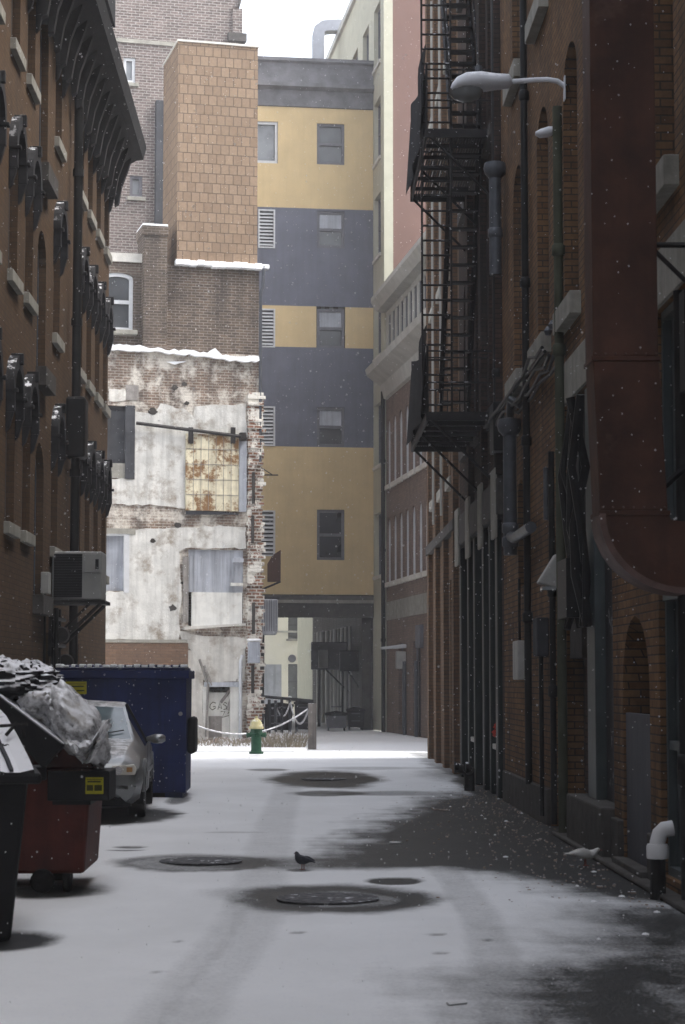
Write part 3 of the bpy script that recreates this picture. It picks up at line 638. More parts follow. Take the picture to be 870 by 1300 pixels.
# roof duct
p = at_depth(403, 80, 80); t = thing('roof_duct', 'silver bent ventilation duct on the roof behind the slate parapet', 'duct', (p.x, 80, p.z-6.0))
q = lambda px, py: at_depth(px, py, 80)-Vector(t.location)
mb = MB(); pts = [q(404, 120), q(404, 48), q(406, 39), q(412, 35), q(420, 34), q(436, 34)]
rg = []
for i, P in enumerate(pts):
    d_ = (pts[min(i+1, 5)]-pts[max(0, i-1)]).normalized(); n_ = Vector((-d_.z, 0, d_.x))
    rg.append([P+n_*.24+Vector((0, .25, 0)), P+n_*.24-Vector((0, .25, 0)), P-n_*.24-Vector((0, .25, 0)), P-n_*.24+Vector((0, .25, 0))])
mb.rings(rg); mb.build('duct_pipe', 'silver_duct', t, bevel=.03)
MB().box(-.5, .5, -.5, .5, 0, 6.0).build('base', 'silver_duct', t) if 0 else None

# cream building beyond the passage
BF = Frame(-8, 98, atan(.115)); root = BF.thing('cream_building', 'pale cream wall with narrow windows seen through the passage', 'building')
wins = [BF.rect(366, 378, *q) for q in ((776, 811), (843, 888))]; ops = [(*q, 0, .15) for q in wins]
mb = MB(); facade(mb, -14, 16, 0, 20, ops, .15); shell(mb, -14, 16, 0, 20, 10); mb.build('wall', 'cream_far', root)
for q in wins: window(root, *q, dp=.1, fm='frame_grey', gm='glass_pale', sill=.1)
for px in (371, 382.5):
    u_, h_ = BF.uh(px, 836); f = MB().lathe([(.01, -.05), (.18, -.05), (.2, 0.02)], (u_, 0, h_), 18, 'y').build('vent', 'frame_grey', root)
u_, h_ = BF.uh(348, 873); MB().box(u_-1.6, u_+.2, -1.5, -.01, 0, h_+1.1).build('annexe', 'board_grey', root)
MB().box(u_-1.6, BF.uh(390, 800)[0], -.03, -.003, BF.uh(360, 803)[1], BF.uh(360, 802)[1]+.05).build('band', 'trim_grey', root)

# passage: things on the dark wall
WF = FB   # same wall line
def wall_box(name, label, cat, px0, px1, py0, py1, out, m, group=None):
    pass
t = thing('air_conditioner', 'grey air conditioner on a post inside the passage, left of the other units', 'air conditioner', (.62, 76.5, 0))
s_ = 76.5/2600
def pz(py, Y=76.5): return at_depth(410, py, Y).z
MB().box(-.15, 1.2, 0, .9, pz(850), pz(815)).build('casing', 'frame_grey', t, bevel=.03); MB().box(.12, .5, -.35, -.003, pz(848), pz(825)).build('vent_hood', 'ac_grey', t, bevel=.02)
mb = MB(); mb.tube([(.15, .3, 0), (.15, .3, pz(850))], .06); mb.tube([(.4, 0, pz(850)), (1.3, .4, pz(880))], .03, 6); mb.build('support', 'stone_dark', t)
t = thing('air_conditioner', 'dark boxy condenser hanging on the passage wall, right of the other unit', 'air conditioner', (1.5, 74.5, 0))
MB().box(0, .9, 0, 1.1, pz(852, 74.5), pz(826, 74.5)).build('casing', 'frame_dark', t, bevel=.03)
mb = MB(); mb.tube([(.3, 0, pz(852, 74.5)), (1.0, .2, pz(890, 74.5))], .03, 6); mb.tube([(.1, .2, 0), (.1, .2, pz(852, 74.5))], .04, 6); mb.build('support', 'pipe_black', t)
t = thing('pipe_bundle', 'vertical pipes and ducts against the dark wall deep in the passage', 'pipes', tuple(FB.o+dv*17.5), FB.rz)
mb = MB()
for i, u_ in enumerate((0, -1.1, -1.9, -3.2, -4.4, 1.0, 2.1, -6, -7.2)): mb.tube([(u_, -.2, 0), (u_, -.2, 3.7)], [.09, .05, .12, .07, .1, .06, .05, .12, .1][i])
mb.build('pipes', 'trim_grey', t, smooth=True)
t = thing('shaded_side_wall', 'brick wall lining the right side of the passage, darkened in colour for its shade', 'wall', tuple(FB.o+dv*11.05), FB.rz)
MB().box(-17, 0, -.05, -.003, 0, hb[0]-.05).build('wall', 'shade_brick', t)  # thin dark facing, the passage shade is in its colour
# dumpsters in the passage
def small_bin(px0, px1, py0, py1, label, m, lidsn=True):
    b = ground((px0+px1)/2, py1); Y = b.y; x0 = at_depth(px0, py1, Y).x; x1 = at_depth(px1, py1, Y).x; H = at_depth(px0, py0, Y).z
    t = thing('dumpster', label, 'dumpster', ((x0+x1)/2, Y, 0), group='bins in the passage'); w_ = (x1-x0)/2
    MB().add([(-w_*.9, 0.03, .1), (w_*.9, 0.03, .1), (w_*.9, .9, .1), (-w_*.9, .9, .1), (-w_, 0, H-.12), (w_, 0, H-.12), (w_, 1, H-.12), (-w_, 1, H-.12)], [(0, 3, 2, 1), (4, 5, 6, 7), (0, 1, 5, 4), (1, 2, 6, 5), (2, 3, 7, 6), (3, 0, 4, 7)]).build('body', m, t, bevel=.02)
    MB().prism([(-w_-.03, H-.11), (w_+.03, H-.11), (w_+.03, H-.04), (0, H+.03), (-w_-.03, H-.04)], -.03, 1.03).build('lid', 'plastic_black', t)
    for sx_ in (-.75, .75):
        for yy in (.12, .8): MB().lathe([(.02, -.025), (.08, -.025), (.08, .025), (.02, .025)], (w_*sx_, yy, .08), 12, 'x').build('wheel', 'rubber', t, smooth=True)
    for k in range(3): MB().box(-w_*.5, w_*.5, -.03, .0, .3+k*.25, .34+k*.25).build('rib', 'frame_grey', t)
small_bin(414, 441, 904, 928, 'square grey dumpster in the passage, beside the taller black one', 'frame_grey')
small_bin(441, 463, 899, 927, 'black dumpster with pale ribs at the right of the passage', 'plastic_black')
small_bin(335, 372, 893, 931, 'low dark dumpster behind the rope fence at the passage entrance', 'plastic_black')
small_bin(374, 397, 890, 930, 'black bin heaped behind the wooden post at the passage entrance', 'frame_dark')
# lamp + meter on the brown wall
def on_fb(px, py, d=.0): u_, h_ = FB.uh(px, py, d); return u_, h_
u_, h_ = on_fb(515, 835); t = thing('wall_lamp', 'white snow-capped wall lamp on the brown brick wall by the passage', 'lamp', tuple(FB.o+FB.x*u_+Vector((0, 0, h_))), FB.rz)
MB().box(-.14, .14, -.3, 0, -.35, .2).build('housing', 'white_box', t, bevel=.03); MB().prism([(-.0, .3), (-.75, .26), (-.8, .33), (-.1, .42), (0, .42)], -.2, .2, 'x').build('shade', 'frame_white', t, bevel=.02)
u_, h_ = on_fb(535, 808); t = thing('meter_box', 'small grey meter box high on the brown brick wall', 'electrical box', tuple(FB.o+FB.x*u_+Vector((0, 0, h_))), FB.rz)
MB().box(-.4, .4, -.12, 0, -.35, .35).build('box', 'frame_grey', t, bevel=.02); MB().tube([(0, -.05, -.35), (0, -.05, -3)], .03, 6).build('conduit', 'pipe_black', t)
for px, lab in ((516, 'pale blue-grey conduit on the brown wall below the white lamp'), (531, 'second grey conduit on the brown wall, right of the lamp')):
    u_, h_ = on_fb(px, 850); t = thing('conduit', lab, 'pipe', tuple(FB.o+FB.x*u_), FB.rz); MB().tube([(0, -.06, 0), (0, -.06, 2.3)], .06).build('pipe', 'pipe', t, smooth=True)

# ------------------------------------------------------------------ the ruin
QF = Frame(-1.04, 55.0, atan(.24))
root = QF.thing('ruined_wall', 'exposed party wall of patchy brick and white plaster with boarded openings', 'wall')
H = lambda px, py: QF.uh(px, py)[1]; UU = lambda px, py=650: QF.uh(px, py)[0]
hl = (H(235, 446)+H(235, 448))/2       # the snowy ledge
dw1 = QF.rect(136, 170, 515, 606); dw2 = QF.rect(130, 161, 679, 750); yp = QF.rect(235, 302, 552, 648); gp = QF.rect(239, 309, 698, 795); dr = QF.rect(261, 304, 872, 942)
ops = [(*dw1, 0, .3), (*dw2, 0, .15), (*gp, 0, .25), (dr[0], dr[1], .1, dr[3], 0, .25)]
mb = MB(); facade(mb, -12, UU(331), 0, hl, ops, .3); shell(mb, -12, UU(331), 0, hl, 5); mb.build('wall', 'brick_ruin', root)
# upper brick storey set back a little, with the chimney and the lower left wing
MB().box(UU(212, 400), UU(330, 400), .12, 5, hl, H(280, 337)).build('upper_wall', 'brick_ruin_top', root)
wq = QF.rect(130, 169, 346, 420, -.2)
mb = MB(); facade(mb, -12, UU(213, 400), hl, H(160, 328), [(wq[0], wq[1], wq[2], wq[3], .14, .15)], .15); shell(mb, -12, UU(213, 400), hl, H(160, 328), 5)
o = mb.build('wing', 'brick_ruin_top', root); o.location = (0, .2, 0)
f = window(root, wq[0], wq[1], wq[2], wq[3]-.0, .14, dp=.28, fm='frame_white', gm='glass_mid', fw=.1, sill=.12, sm='stone')
f.location = (0, .0, 0)
MB().box(-12, UU(182, 325), .12, 3, H(160, 331), H(160, 320)).build('roof_edge', 'stone_pale', root)
ch = MB(); ch.box(UU(181, 400), UU(211, 400), -.12, .9, hl-.02, H(195, 292)); ch.box(UU(179, 400), UU(212, 400), -.16, .94, H(195, 300), H(195, 288)); ch.build('chimney', 'brick_ruin_top', root)
MB().box(UU(179.5, 400), UU(211.5, 400), -.15, .93, H(195, 288), H(195, 285.5)).build('snow_cap', 'snow', root)
# shingle clad stair tower
t0, t1 = UU(225.5, 200), UU(327, 200)
tw = MB().box(t0, t1, -.02, 2.3, H(280, 334), H(280, 57)).build('tower', 'shingle', root)
MB().box(t0-.03, t1+.03, -.06, 2.34, H(280, 57), H(280, 54.5)).build('coping', 'stone_pale', tw)
sk = MB(); random.seed(3); u_ = t0-.05
while u_ < UU(331): sk.box(u_, u_+.2, -.14, .1, H(280, 337)-.04-random.uniform(0, .05), H(280, 334)+random.uniform(.0, .04)); u_ += .198
sk.build('snow_ledge', 'snow', root, bevel=.02)
MB().tube([(UU(334, 340), -.1, H(330, 338)), (UU(333, 360), -.1, H(330, 365)), (UU(330.5, 380), -.06, H(330, 372)), (UU(330.5, 380), -.06, 7.5)], .045).build('gutter_pipe', 'pipe', root, smooth=True)
# ragged snow on the broken ledge
def ragged(pts, thick, d0, d1, name, m, jit=.05, step=.12, seed=1):
    rnd = random.Random(seed); P = []
    for i in range(len(pts)):
        a = pts[i]; b_ = pts[(i+1) % len(pts)]; L = math.hypot(b_[0]-a[0], b_[1]-a[1]); n = max(1, int(L/step))
        for k in range(n):
            t_ = k/n; P.append((a[0]+(b_[0]-a[0])*t_+rnd.uniform(-jit, jit), a[1]+(b_[1]-a[1])*t_+rnd.uniform(-jit, jit)))
    return MB().prism(P, d0, d1).build(name, m, root)
def PX(*pts): return [QF.uh(*q) for q in pts]
top_ = [(140, 438), (165, 439), (190, 442), (215, 445), (235, 446), (262, 449), (272, 444), (280, 452), (300, 453), (328, 453)]
bot_ = [(328, 460), (290, 459), (275, 456), (262, 455), (240, 451), (215, 450), (195, 447), (160, 446), (140, 444)]
ragged(PX(*top_, *bot_), 0, -.16, .12, 'snow_ledge', 'snow', .03, .1, 2)
ragged(PX((211, 460), (236, 459), (222, 463)), 0, -.06, .0, 'snow_patch', 'snow', .01, .1, 5)
# plaster coats
ragged(PX((168, 522), (196, 526), (205, 512), (232, 520), (246, 527), (247, 515), (312, 514), (313, 640), (312, 646), (236, 645), (190, 641), (130, 641), (130, 608), (170, 608)), 0, -.035, .01, 'plaster', 'plaster', .03, .16, 11)
ragged(PX((163, 672), (225, 671), (260, 668), (312, 668), (312, 696), (236, 696), (228, 700), (232, 760), (228, 775), (228, 812), (190, 818), (160, 812), (130, 812), (130, 752), (163, 752)), 0, -.035, .01, 'plaster', 'plaster', .03, .16, 12)
ragged(PX((228, 802), (258, 806), (300, 810), (312, 812), (311, 866), (262, 866), (250, 850), (244, 826), (230, 815)), 0, -.03, .01, 'plaster', 'plaster_low', .04, .15, 13)
ragged(PX((236, 826), (258, 830), (259, 940), (236, 940)), 0, -.02, .01, 'plaster', 'plaster_low', .04, .15, 14)
ragged(PX((137, 492), (158, 494), (160, 508), (138, 510)), 0, -.02, .01, 'plaster', 'plaster_low', .03, .12, 15)
MB().box(-12, UU(239), -.12, 0, 0, H(190, 816)).build('low_wall', 'brick_basement', root)
MB().box(-12, UU(238), -.14, .0, H(190, 816), H(190, 812)).build('coping', 'stone', root)
# holes and sockets: dark plates coloured for the shade inside
hm = 'interior'
for x_, y_, r_ in ((194, 523, 8), (237, 512, 4), (194, 687, 5), (231, 740, 3), (219, 772, 7), (318, 534, 6), (320, 521, 5), (226, 667, 6), (222, 492, 6), (234, 488, 5)):
    u_, h_ = QF.uh(x_, y_); rr = r_/47*.75; rnd = random.Random(x_); P = [(u_+rr*cos(a)*rnd.uniform(.7, 1.2), h_+rr*.8*sin(a)*rnd.uniform(.7, 1.2)) for a in [2*pi*i/12 for i in range(12)]]
    MB().prism(P, -.045 if y_ > 510 and x_ < 312 else -.012, .005).build('hole_shade', hm, root)
for q in ((150, 178, 483, 492, 'stone'), (170, 182, 488, 510, 'rust')): pass
q = QF.rect(160, 176, 489, 508); MB().box(q[0], q[1], -.02, .0, q[2], q[3]).build('patch', 'wood_grey', root)
# window 1 dark board
f = MB().box(dw1[0], dw1[1], .12, .16, dw1[2], dw1[3]).build('window', 'board_dark', root)
q = QF.rect(158, 170, 515, 608); MB().box(q[0]+.02, q[1]+.02, -.06, .12, q[2], q[3]).build('shutter', 'board_dark', f)
q = QF.rect(130, 161, 588, 607); MB().box(q[0], q[1], -.02, .12, q[2], q[3]).build('sill', 'stone', f)
# window 2 pale board
f = MB().box(dw2[0], dw2[1], .08, .12, dw2[2], dw2[3]).build('window', 'board_grey', root)
mb = MB(); mb.box(dw2[1]-.08, dw2[1]+.06, -.05, .08, dw2[2]-.05, dw2[3]+.05); mb.box(dw2[0], dw2[1]-.08, -.05, .08, dw2[3]-.02, dw2[3]+.06); mb.build('frame', 'frame_white', f)
q = QF.rect(130, 172, 671, 678); MB().box(q[0], q[1], -.06, .0, q[2], q[3]).build('lintel', 'stone', root)
# rusted sliding fire door on a slanted rail
dd = .06
f = MB().box(yp[0], yp[1], -.12, -.05, yp[2]-.02, yp[3]).build('fire_door', 'rusty', root)
mb = MB()
for i in range(1, 5): mb.box(yp[0]+.01, yp[1]-.01, -.13, -.12, yp[2]+(yp[3]-yp[2])*i/5-.006, yp[2]+(yp[3]-yp[2])*i/5+.006)
for i in range(1, 7): u_ = yp[0]+(yp[1]-yp[0])*i/7; mb.box(u_-.006, u_+.006, -.128, -.12, yp[2], yp[3]-.01)
mb.build('seam', 'wood_grey', f)
for x_ in (241, 294.5):
    u_, h_ = QF.uh(x_, 552); MB().box(u_-.06, u_+.06, -.2, -.12, h_-.25, h_+.18).build('hanger', 'iron_dry', f)
a = QF.uh(172, 538); b_ = QF.uh(306, 555)
mb = MB(); mb.tube([(a[0], -.16, a[1]), (b_[0], -.16, b_[1])], .05, 6); mb.box(b_[0]-.06, b_[0]+.1, -.24, -.04, b_[1]-.12, b_[1]+.1); mb.build('rail', 'iron_dry', root)
q = QF.rect(303, 312.5, 560, 650); MB().box(q[0], q[1], -.08, -.04, q[2], q[3]).build('strip', 'board_grey', root)
q = QF.rect(236, 302, 648, 653); MB().prism([(q[0], q[2]-.02), (q[1], q[2]), (q[1], q[2]+.03), (q[0], q[3]+.05)], -.1, 0).build('sill', 'board_dark', root)
# grey metal sheet over the lower opening
hmid = H(275, 752)
f = MB().box(gp[0], gp[1], .05, .09, hmid, gp[3]).build('window', 'zinc', root)
mb = MB()
for i in range(14): u_ = gp[0]+(gp[1]-gp[0])*(i+.5)/14; mb.box(u_-.012, u_+.012, .03, .05, hmid, gp[3])
mb.build('corrugation', 'zinc', f)
MB().box(gp[0]+.1, gp[1]-.02, .02, .09, gp[2], hmid).build('board', 'board_white', f)
MB().box(gp[1]-.3, gp[1]-.02, -.12, .05, H(300, 714), H(300, 709)).build('ledge', 'zinc', f); MB().box(gp[1]-.35, gp[1]-.02, -.08, .05, H(300, 744), H(300, 740)).build('ledge', 'board_white', f)
MB().box(gp[0]-.14, gp[0], -.07, .1, gp[2]+.1, gp[3]-.2).build('jamb', 'wood_grey', f)
MB().prism([(gp[0]-.12, gp[2]-.1), (gp[1]+.04, gp[2]+.02), (gp[1]+.04, gp[2]+.08), (gp[0]-.12, gp[2]-.02)], -.16, .04).build('sill', 'stone_pale', f)
# doorway
f = MB().box(dr[0]+.02, dr[1]-.02, .1, .14, .1, dr[3]-.15).build('door', 'board_white', root)
q = QF.rect(259, 306, 866, 872); MB().box(q[0], q[1], -.12, .05, q[2], q[3]).build('lintel', 'zinc', root)
for x_, w2 in ((260, .05), (263, .03)): MB().box(UU(x_, 900)-w2, UU(x_, 900)+w2, -.05, .1, .1, dr[3]).build('door_post', 'board_white', root)
MB().box(UU(292, 900), UU(303, 900), -.05, .1, .1, dr[3]).build('door_post', 'board_white', root)
a = QF.uh(301, 862); b_ = QF.uh(290, 902); MB().tube([(a[0], -.0, a[1]), (b_[0], .04, b_[1])], .05, 4).build('plank', 'wood_grey', root)
a = QF.uh(299, 868); b_ = QF.uh(281, 892); MB().tube([(a[0], .02, a[1]), (b_[0], .07, b_[1])], .04, 4).build('plank', 'wood_grey', root)
for (xa, ya, xb, yb) in ((252, 837, 263, 868), (263, 868, 261, 935), (258, 845, 268, 870)):
    a = QF.uh(xa, ya); b_ = QF.uh(xb, yb); MB().tube([(a[0], -.15, a[1]), (b_[0], -.1, b_[1])], .035, 4).build('plank', 'wood_grey', root)
def strokes(par, lines, y, r, m, ofx, ofy, sc):
    mb = MB()
    for L in lines: mb.tube([(ofx+p[0]*sc, y, ofy+p[1]*sc) for p in L], r, 5)
    return mb.build('graffiti', m, par)
u_, h_ = QF.uh(267, 897)
strokes(f, [[(.9, 1), (.5, 1.15), (.1, .8), (.05, .35), (.4, .05), (.85, .3), (.85, .55), (.5, .5)], [(1.2, .1), (1.5, 1.1), (1.75, .2), (1.3, .5)], [(2.5, .95), (2.2, 1.1), (1.95, .85), (2.4, .55), (2.4, .2), (2.0, .1)],
            [(2.7, 1.1), (3.0, .6), (3.4, 1.2)], [(3.0, .6), (2.9, -.1), (2.6, -.5)], [(1.6, -.2), (2.2, -.15), (1.8, -1.0), (2.9, -.7), (3.2, -.75)]], .095, .011, 'label_ink', u_, h_-.1, .19)
MB().box(dr[0]+.05, (dr[0]+dr[1])/2, .07, .1, .1, .75).build('board', 'wood_grey', f)
# broken jamb of bonded bricks on the right edge
rnd = random.Random(5); z = 0; jb = MB(); k = 0
while z < H(322, 500):
    ww = rnd.uniform(-.05, .05)+(.05 if k % 2 else 0)
    jb.box(UU(313.5)+rnd.uniform(-.02, .03), UU(331)+.03+ww, -.07-rnd.uniform(0, .06), .3, z, z+.088); z += .09; k += 1
jb.build('broken_jamb', 'brick_jamb', root)
for x_, ya, yb in ((318, 655, 690), (319, 765, 805), (318, 845, 880), (319, 600, 640)):
    q = QF.rect(x_, x_+3.5, ya, yb); MB().box(q[0], q[1], -.15, -.1, q[2], q[3]).build('slot_shade', 'interior', root)  # raised dark strips painted as the shade in wall slots
q = QF.rect(313, 327, 815, 842); MB().box(q[0], q[1], -.35, -.13, q[2], q[3]).build('meter_box', 'board_grey', root, bevel=.02)
MB().box(q[0]-.02, q[1]+.02, -.37, -.12, q[3]+.01, q[3]+.08).build('snow_cap', 'snow', root, bevel=.03)
MB().tube([(UU(307, 830), -.12, H(307, 832)), (UU(304.5, 840), -.12, H(305, 840)), (UU(304.5, 840), -.12, .1)], .05).build('drain', 'frame_white', root, smooth=True)
# rubble at its foot
rnd = random.Random(9); mb = MB()
for i in range(160):
    u_ = rnd.uniform(-3.5, .6); s_ = rnd.uniform(.03, .12); y_ = rnd.uniform(-1.0, -.15)
    mb.box(u_, u_+s_*1.6, y_, y_+s_, .05, .06+s_*rnd.uniform(.5, 1.3))
o = mb.build('rubble', 'debris', None); o.location = QF.o; o.rotation_euler = (0, 0, QF.rz); tag(o, None, None, kind='stuff')

# fittings between the ruin and the passage
t = thing('metal_cowl', 'round-bottomed ribbed grey cowl hanging beside the broken jamb', 'vent', at_depth(342, 806, 58)); s_ = 58/2600
mb = MB(); mb.prism([(-.24, .12), (-.18, 0), (.18, 0), (.24, .12), (.24, 1.0), (-.24, 1.0)], -.2, .3); mb.build('cowl', 'zinc', t, bevel=.03)
mb = MB()
for i in range(7): mb.box(-.2+i*.065, -.185+i*.065, -.22, -.2, .1, .98)
mb.build('rib', 'frame_grey', t)
MB().box(-.26, .3, -.1, .3, 1.0, 1.08).build('top', 'frame_dark', t)
t = thing('wall_box', 'rusty brown box on a diagonal bracket beside the lowest white louvre', 'box', at_depth(344, 738, 58.5))
mb = MB(); mb.prism([(-.1, 0), (.28, 0), (.28, .9), (.05, .75), (-.1, .5)], 0, .35); mb.build('box', 'duct', t); MB().tube([(-.3, .1, -.25), (.28, .1, 0)], .03, 5).build('bracket', 'iron_dry', t)
t = thing('bracket_arm', 'thin black triangular bracket arm on the yellow wall', 'bracket', at_depth(329, 603, 58.5))
MB().tube([(0, 0, 0), (.55, 0, 0)], .02, 5).build('arm', 'iron_dry', t); MB().tube([(0, 0, .25), (.38, 0, 0.01)], .015, 5).build('brace', 'iron_dry', t)

# tall grey building behind
GF = Frame(*(QF.o+QF.y*7)[:2], QF.rz)
root = GF.thing('brick_building', 'tall weathered grey-brown brick building rising behind the shingled tower', 'building')
gw = [GF.rect(157, 172, 73, 105), GF.rect(165, 181, 223, 250)]
ue = GF.uh(303, 30)[0]
mb = MB(); facade(mb, -26, ue, 0, 26, [(*q, 0, .2) for q in gw], .2); shell(mb, -26, ue, 0, 26, 12); mb.build('wall', 'brick_grey', root)
for q, fm in zip(gw, ('frame_white', 'frame_grey')): window(root, *q, dp=.1, fm=fm, gm='glass_pale', fw=.09, sash=False, sill=.12, sm='stone')
h_ = GF.uh(160, 52)[1]; MB().box(-26, ue-.02, -.06, 0, h_-.06, h_+.06).build('band', 'stone', root)
hc = GF.uh(300, 48)[1]; MB().box(ue-.35, ue+.22, -.2, 1, hc-.15, hc+.1).build('cornice_return', 'stone_dark', root); MB().box(ue-.2, ue+.1, -.1, 1, hc+.1, hc+.9).build('pier_cap', 'brick_grey', root)
MB().prism([(ue, hc+.9), (ue+.2, hc+1.6), (ue+.28, hc+2.0), (ue, hc+2.1)], -.1, 1).build('scroll_bracket', 'stone_dark', root)
a = GF.uh(203, 130); b_ = GF.uh(203, 290); MB().box(a[0]-.14, a[0]+.14, -.25, 0, b_[1]-2, a[1]).build('downpipe', 'board_dark', root)

# ------------------------------------------------------------------ lot fence, hydrant
def rope(a, b_, sag, r=.022, n=14):
    pts = []
    for i in range(n+1):
        t_ = i/n; p = Vector(a).lerp(Vector(b_), t_); p.z -= sag*4*t_*(1-t_); pts.append(p)
    return pts
p = ground(396.5, 951)
t = thing('wooden_post', 'weathered square wooden post at the corner of the snowy lot', 'post', (p.x, p.y, 0))
MB().box(-.105, .105, -.1, .1, 0, at_depth(396, 893, p.y).z).build('post', 'wood', t, bevel=.015)
PP = p
p2 = ground(350, 938); p3 = ground(368, 934)
for q, lab, py in ((p2, 'thin pale metal post left of its twin by the rope fence', 889), (p3, 'thin pale metal post between the other two fence posts', 886)):
    t = thing('fence_post', lab, 'post', (q.x, q.y, 0)); MB().tube([(0, 0, 0), (0, 0, at_depth(350, py, q.y).z)], .045).build('post', 'pipe', t, smooth=True)
    MB().lathe([(.065, 0), (.065, .03), (.02, .06)], (0, 0, at_depth(350, py, q.y).z), 10).build('cap', 'snow', t)
P = lambda px, py, Y: tuple(at_depth(px, py, Y))
mb = MB(); mb.tube(rope(P(240, 917, 46), P(391, 900, PP.y), .42, n=24), .022, 6); tag(mb.build('rope', 'rope'), 'long sagging rope from the blue dumpster to the wooden post', 'rope')
mb = MB(); mb.tube(rope(P(350, 894, p2.y), P(368, 893, p3.y), .38), .026, 6); tag(mb.build('rope', 'rope'), 'short drooping rope between the two thin metal posts', 'rope')
mb = MB(); mb.tube(rope(P(369, 892, p3.y), P(392, 900, PP.y), .5), .026, 6); tag(mb.build('rope', 'rope'), 'drooping rope loop from the thin post to the wooden post', 'rope')
t = thing('railing', 'dark horizontal railing with boards behind the rope fence', 'railing', (0, 0, 0))
a = Vector(P(331, 884, 60)); b_ = Vector(P(398, 890, 60)); mb = MB(); mb.tube([a, b_], .05, 6); mb.build('top_rail', 'board_dark', t)
for px in (334, 342, 358, 377): q = Vector(P(px, 888, 60)); MB().tube([(q.x, q.y, 0), q], .05, 6).build('post', 'board_dark', t)
p = ground(325.5, 956.5, .06)
t = thing('fire_hydrant', 'dark green fire hydrant with a pale yellow cap in the snow', 'fire hydrant', (p.x, p.y, .05))
MB().lathe([(.16, 0), (.16, .05), (.125, .06), (.115, .1), (.115, .42), (.15, .44), (.15, .48), (.13, .5), (.13, .56)], n=24).build('barrel', 'hydrant_green', t, smooth=True)
MB().lathe([(.165, .56), (.165, .60), (.14, .63), (.125, .70), (.08, .76), (.03, .79), (.03, .84), (.001, .845)], n=24).build('bonnet', 'hydrant_yellow', t, smooth=True)
MB().lathe([(.06, -.2), (.06, -.1), (.075, -.1), (.001, -.24)], (0.02, 0, .42), 14, 'y').build('nozzle', 'hydrant_green', t, smooth=True)
for s_ in (-1, 1): MB().lathe([(.05, s_*.1), (.05, s_*.19), (.065, s_*.19), (.065, s_*.21), (.02, s_*.23)], (0, 0, .42), 12, 'x').build('nozzle', 'hydrant_green', t, smooth=True)
# dry weeds and bushes
rnd = random.Random(21); mb = MB()
for i in range(1500):
    if i % 4: u_ = rnd.uniform(-.9, .15); y_ = 51.2+rnd.uniform(-.8, 1.2); hh = .42
    else: u_ = rnd.uniform(-3.2, .1); y_ = 51.5+rnd.uniform(-.3, 1.5); hh = .3
    h1 = hh*rnd.uniform(.4, 1.2); dx = rnd.uniform(-.25, .25); dy = rnd.uniform(-.2, .2); ww = .008
    q0 = Vector((u_, y_, .03)); q1 = Vector((u_+dx*.5, y_+dy*.5, h1*.7)); q2 = Vector((u_+dx, y_+dy, h1*rnd.uniform(.7, 1)))
    mb.add([q0+Vector((-ww, 0, 0)), q0+Vector((ww, 0, 0)), q1+Vector((ww, 0, 0)), q1+Vector((-ww, 0, 0)), q2], [(0, 1, 2, 3), (3, 2, 4)])
tag(mb.build('dry_weeds', 'weed'), None, None, kind='stuff')

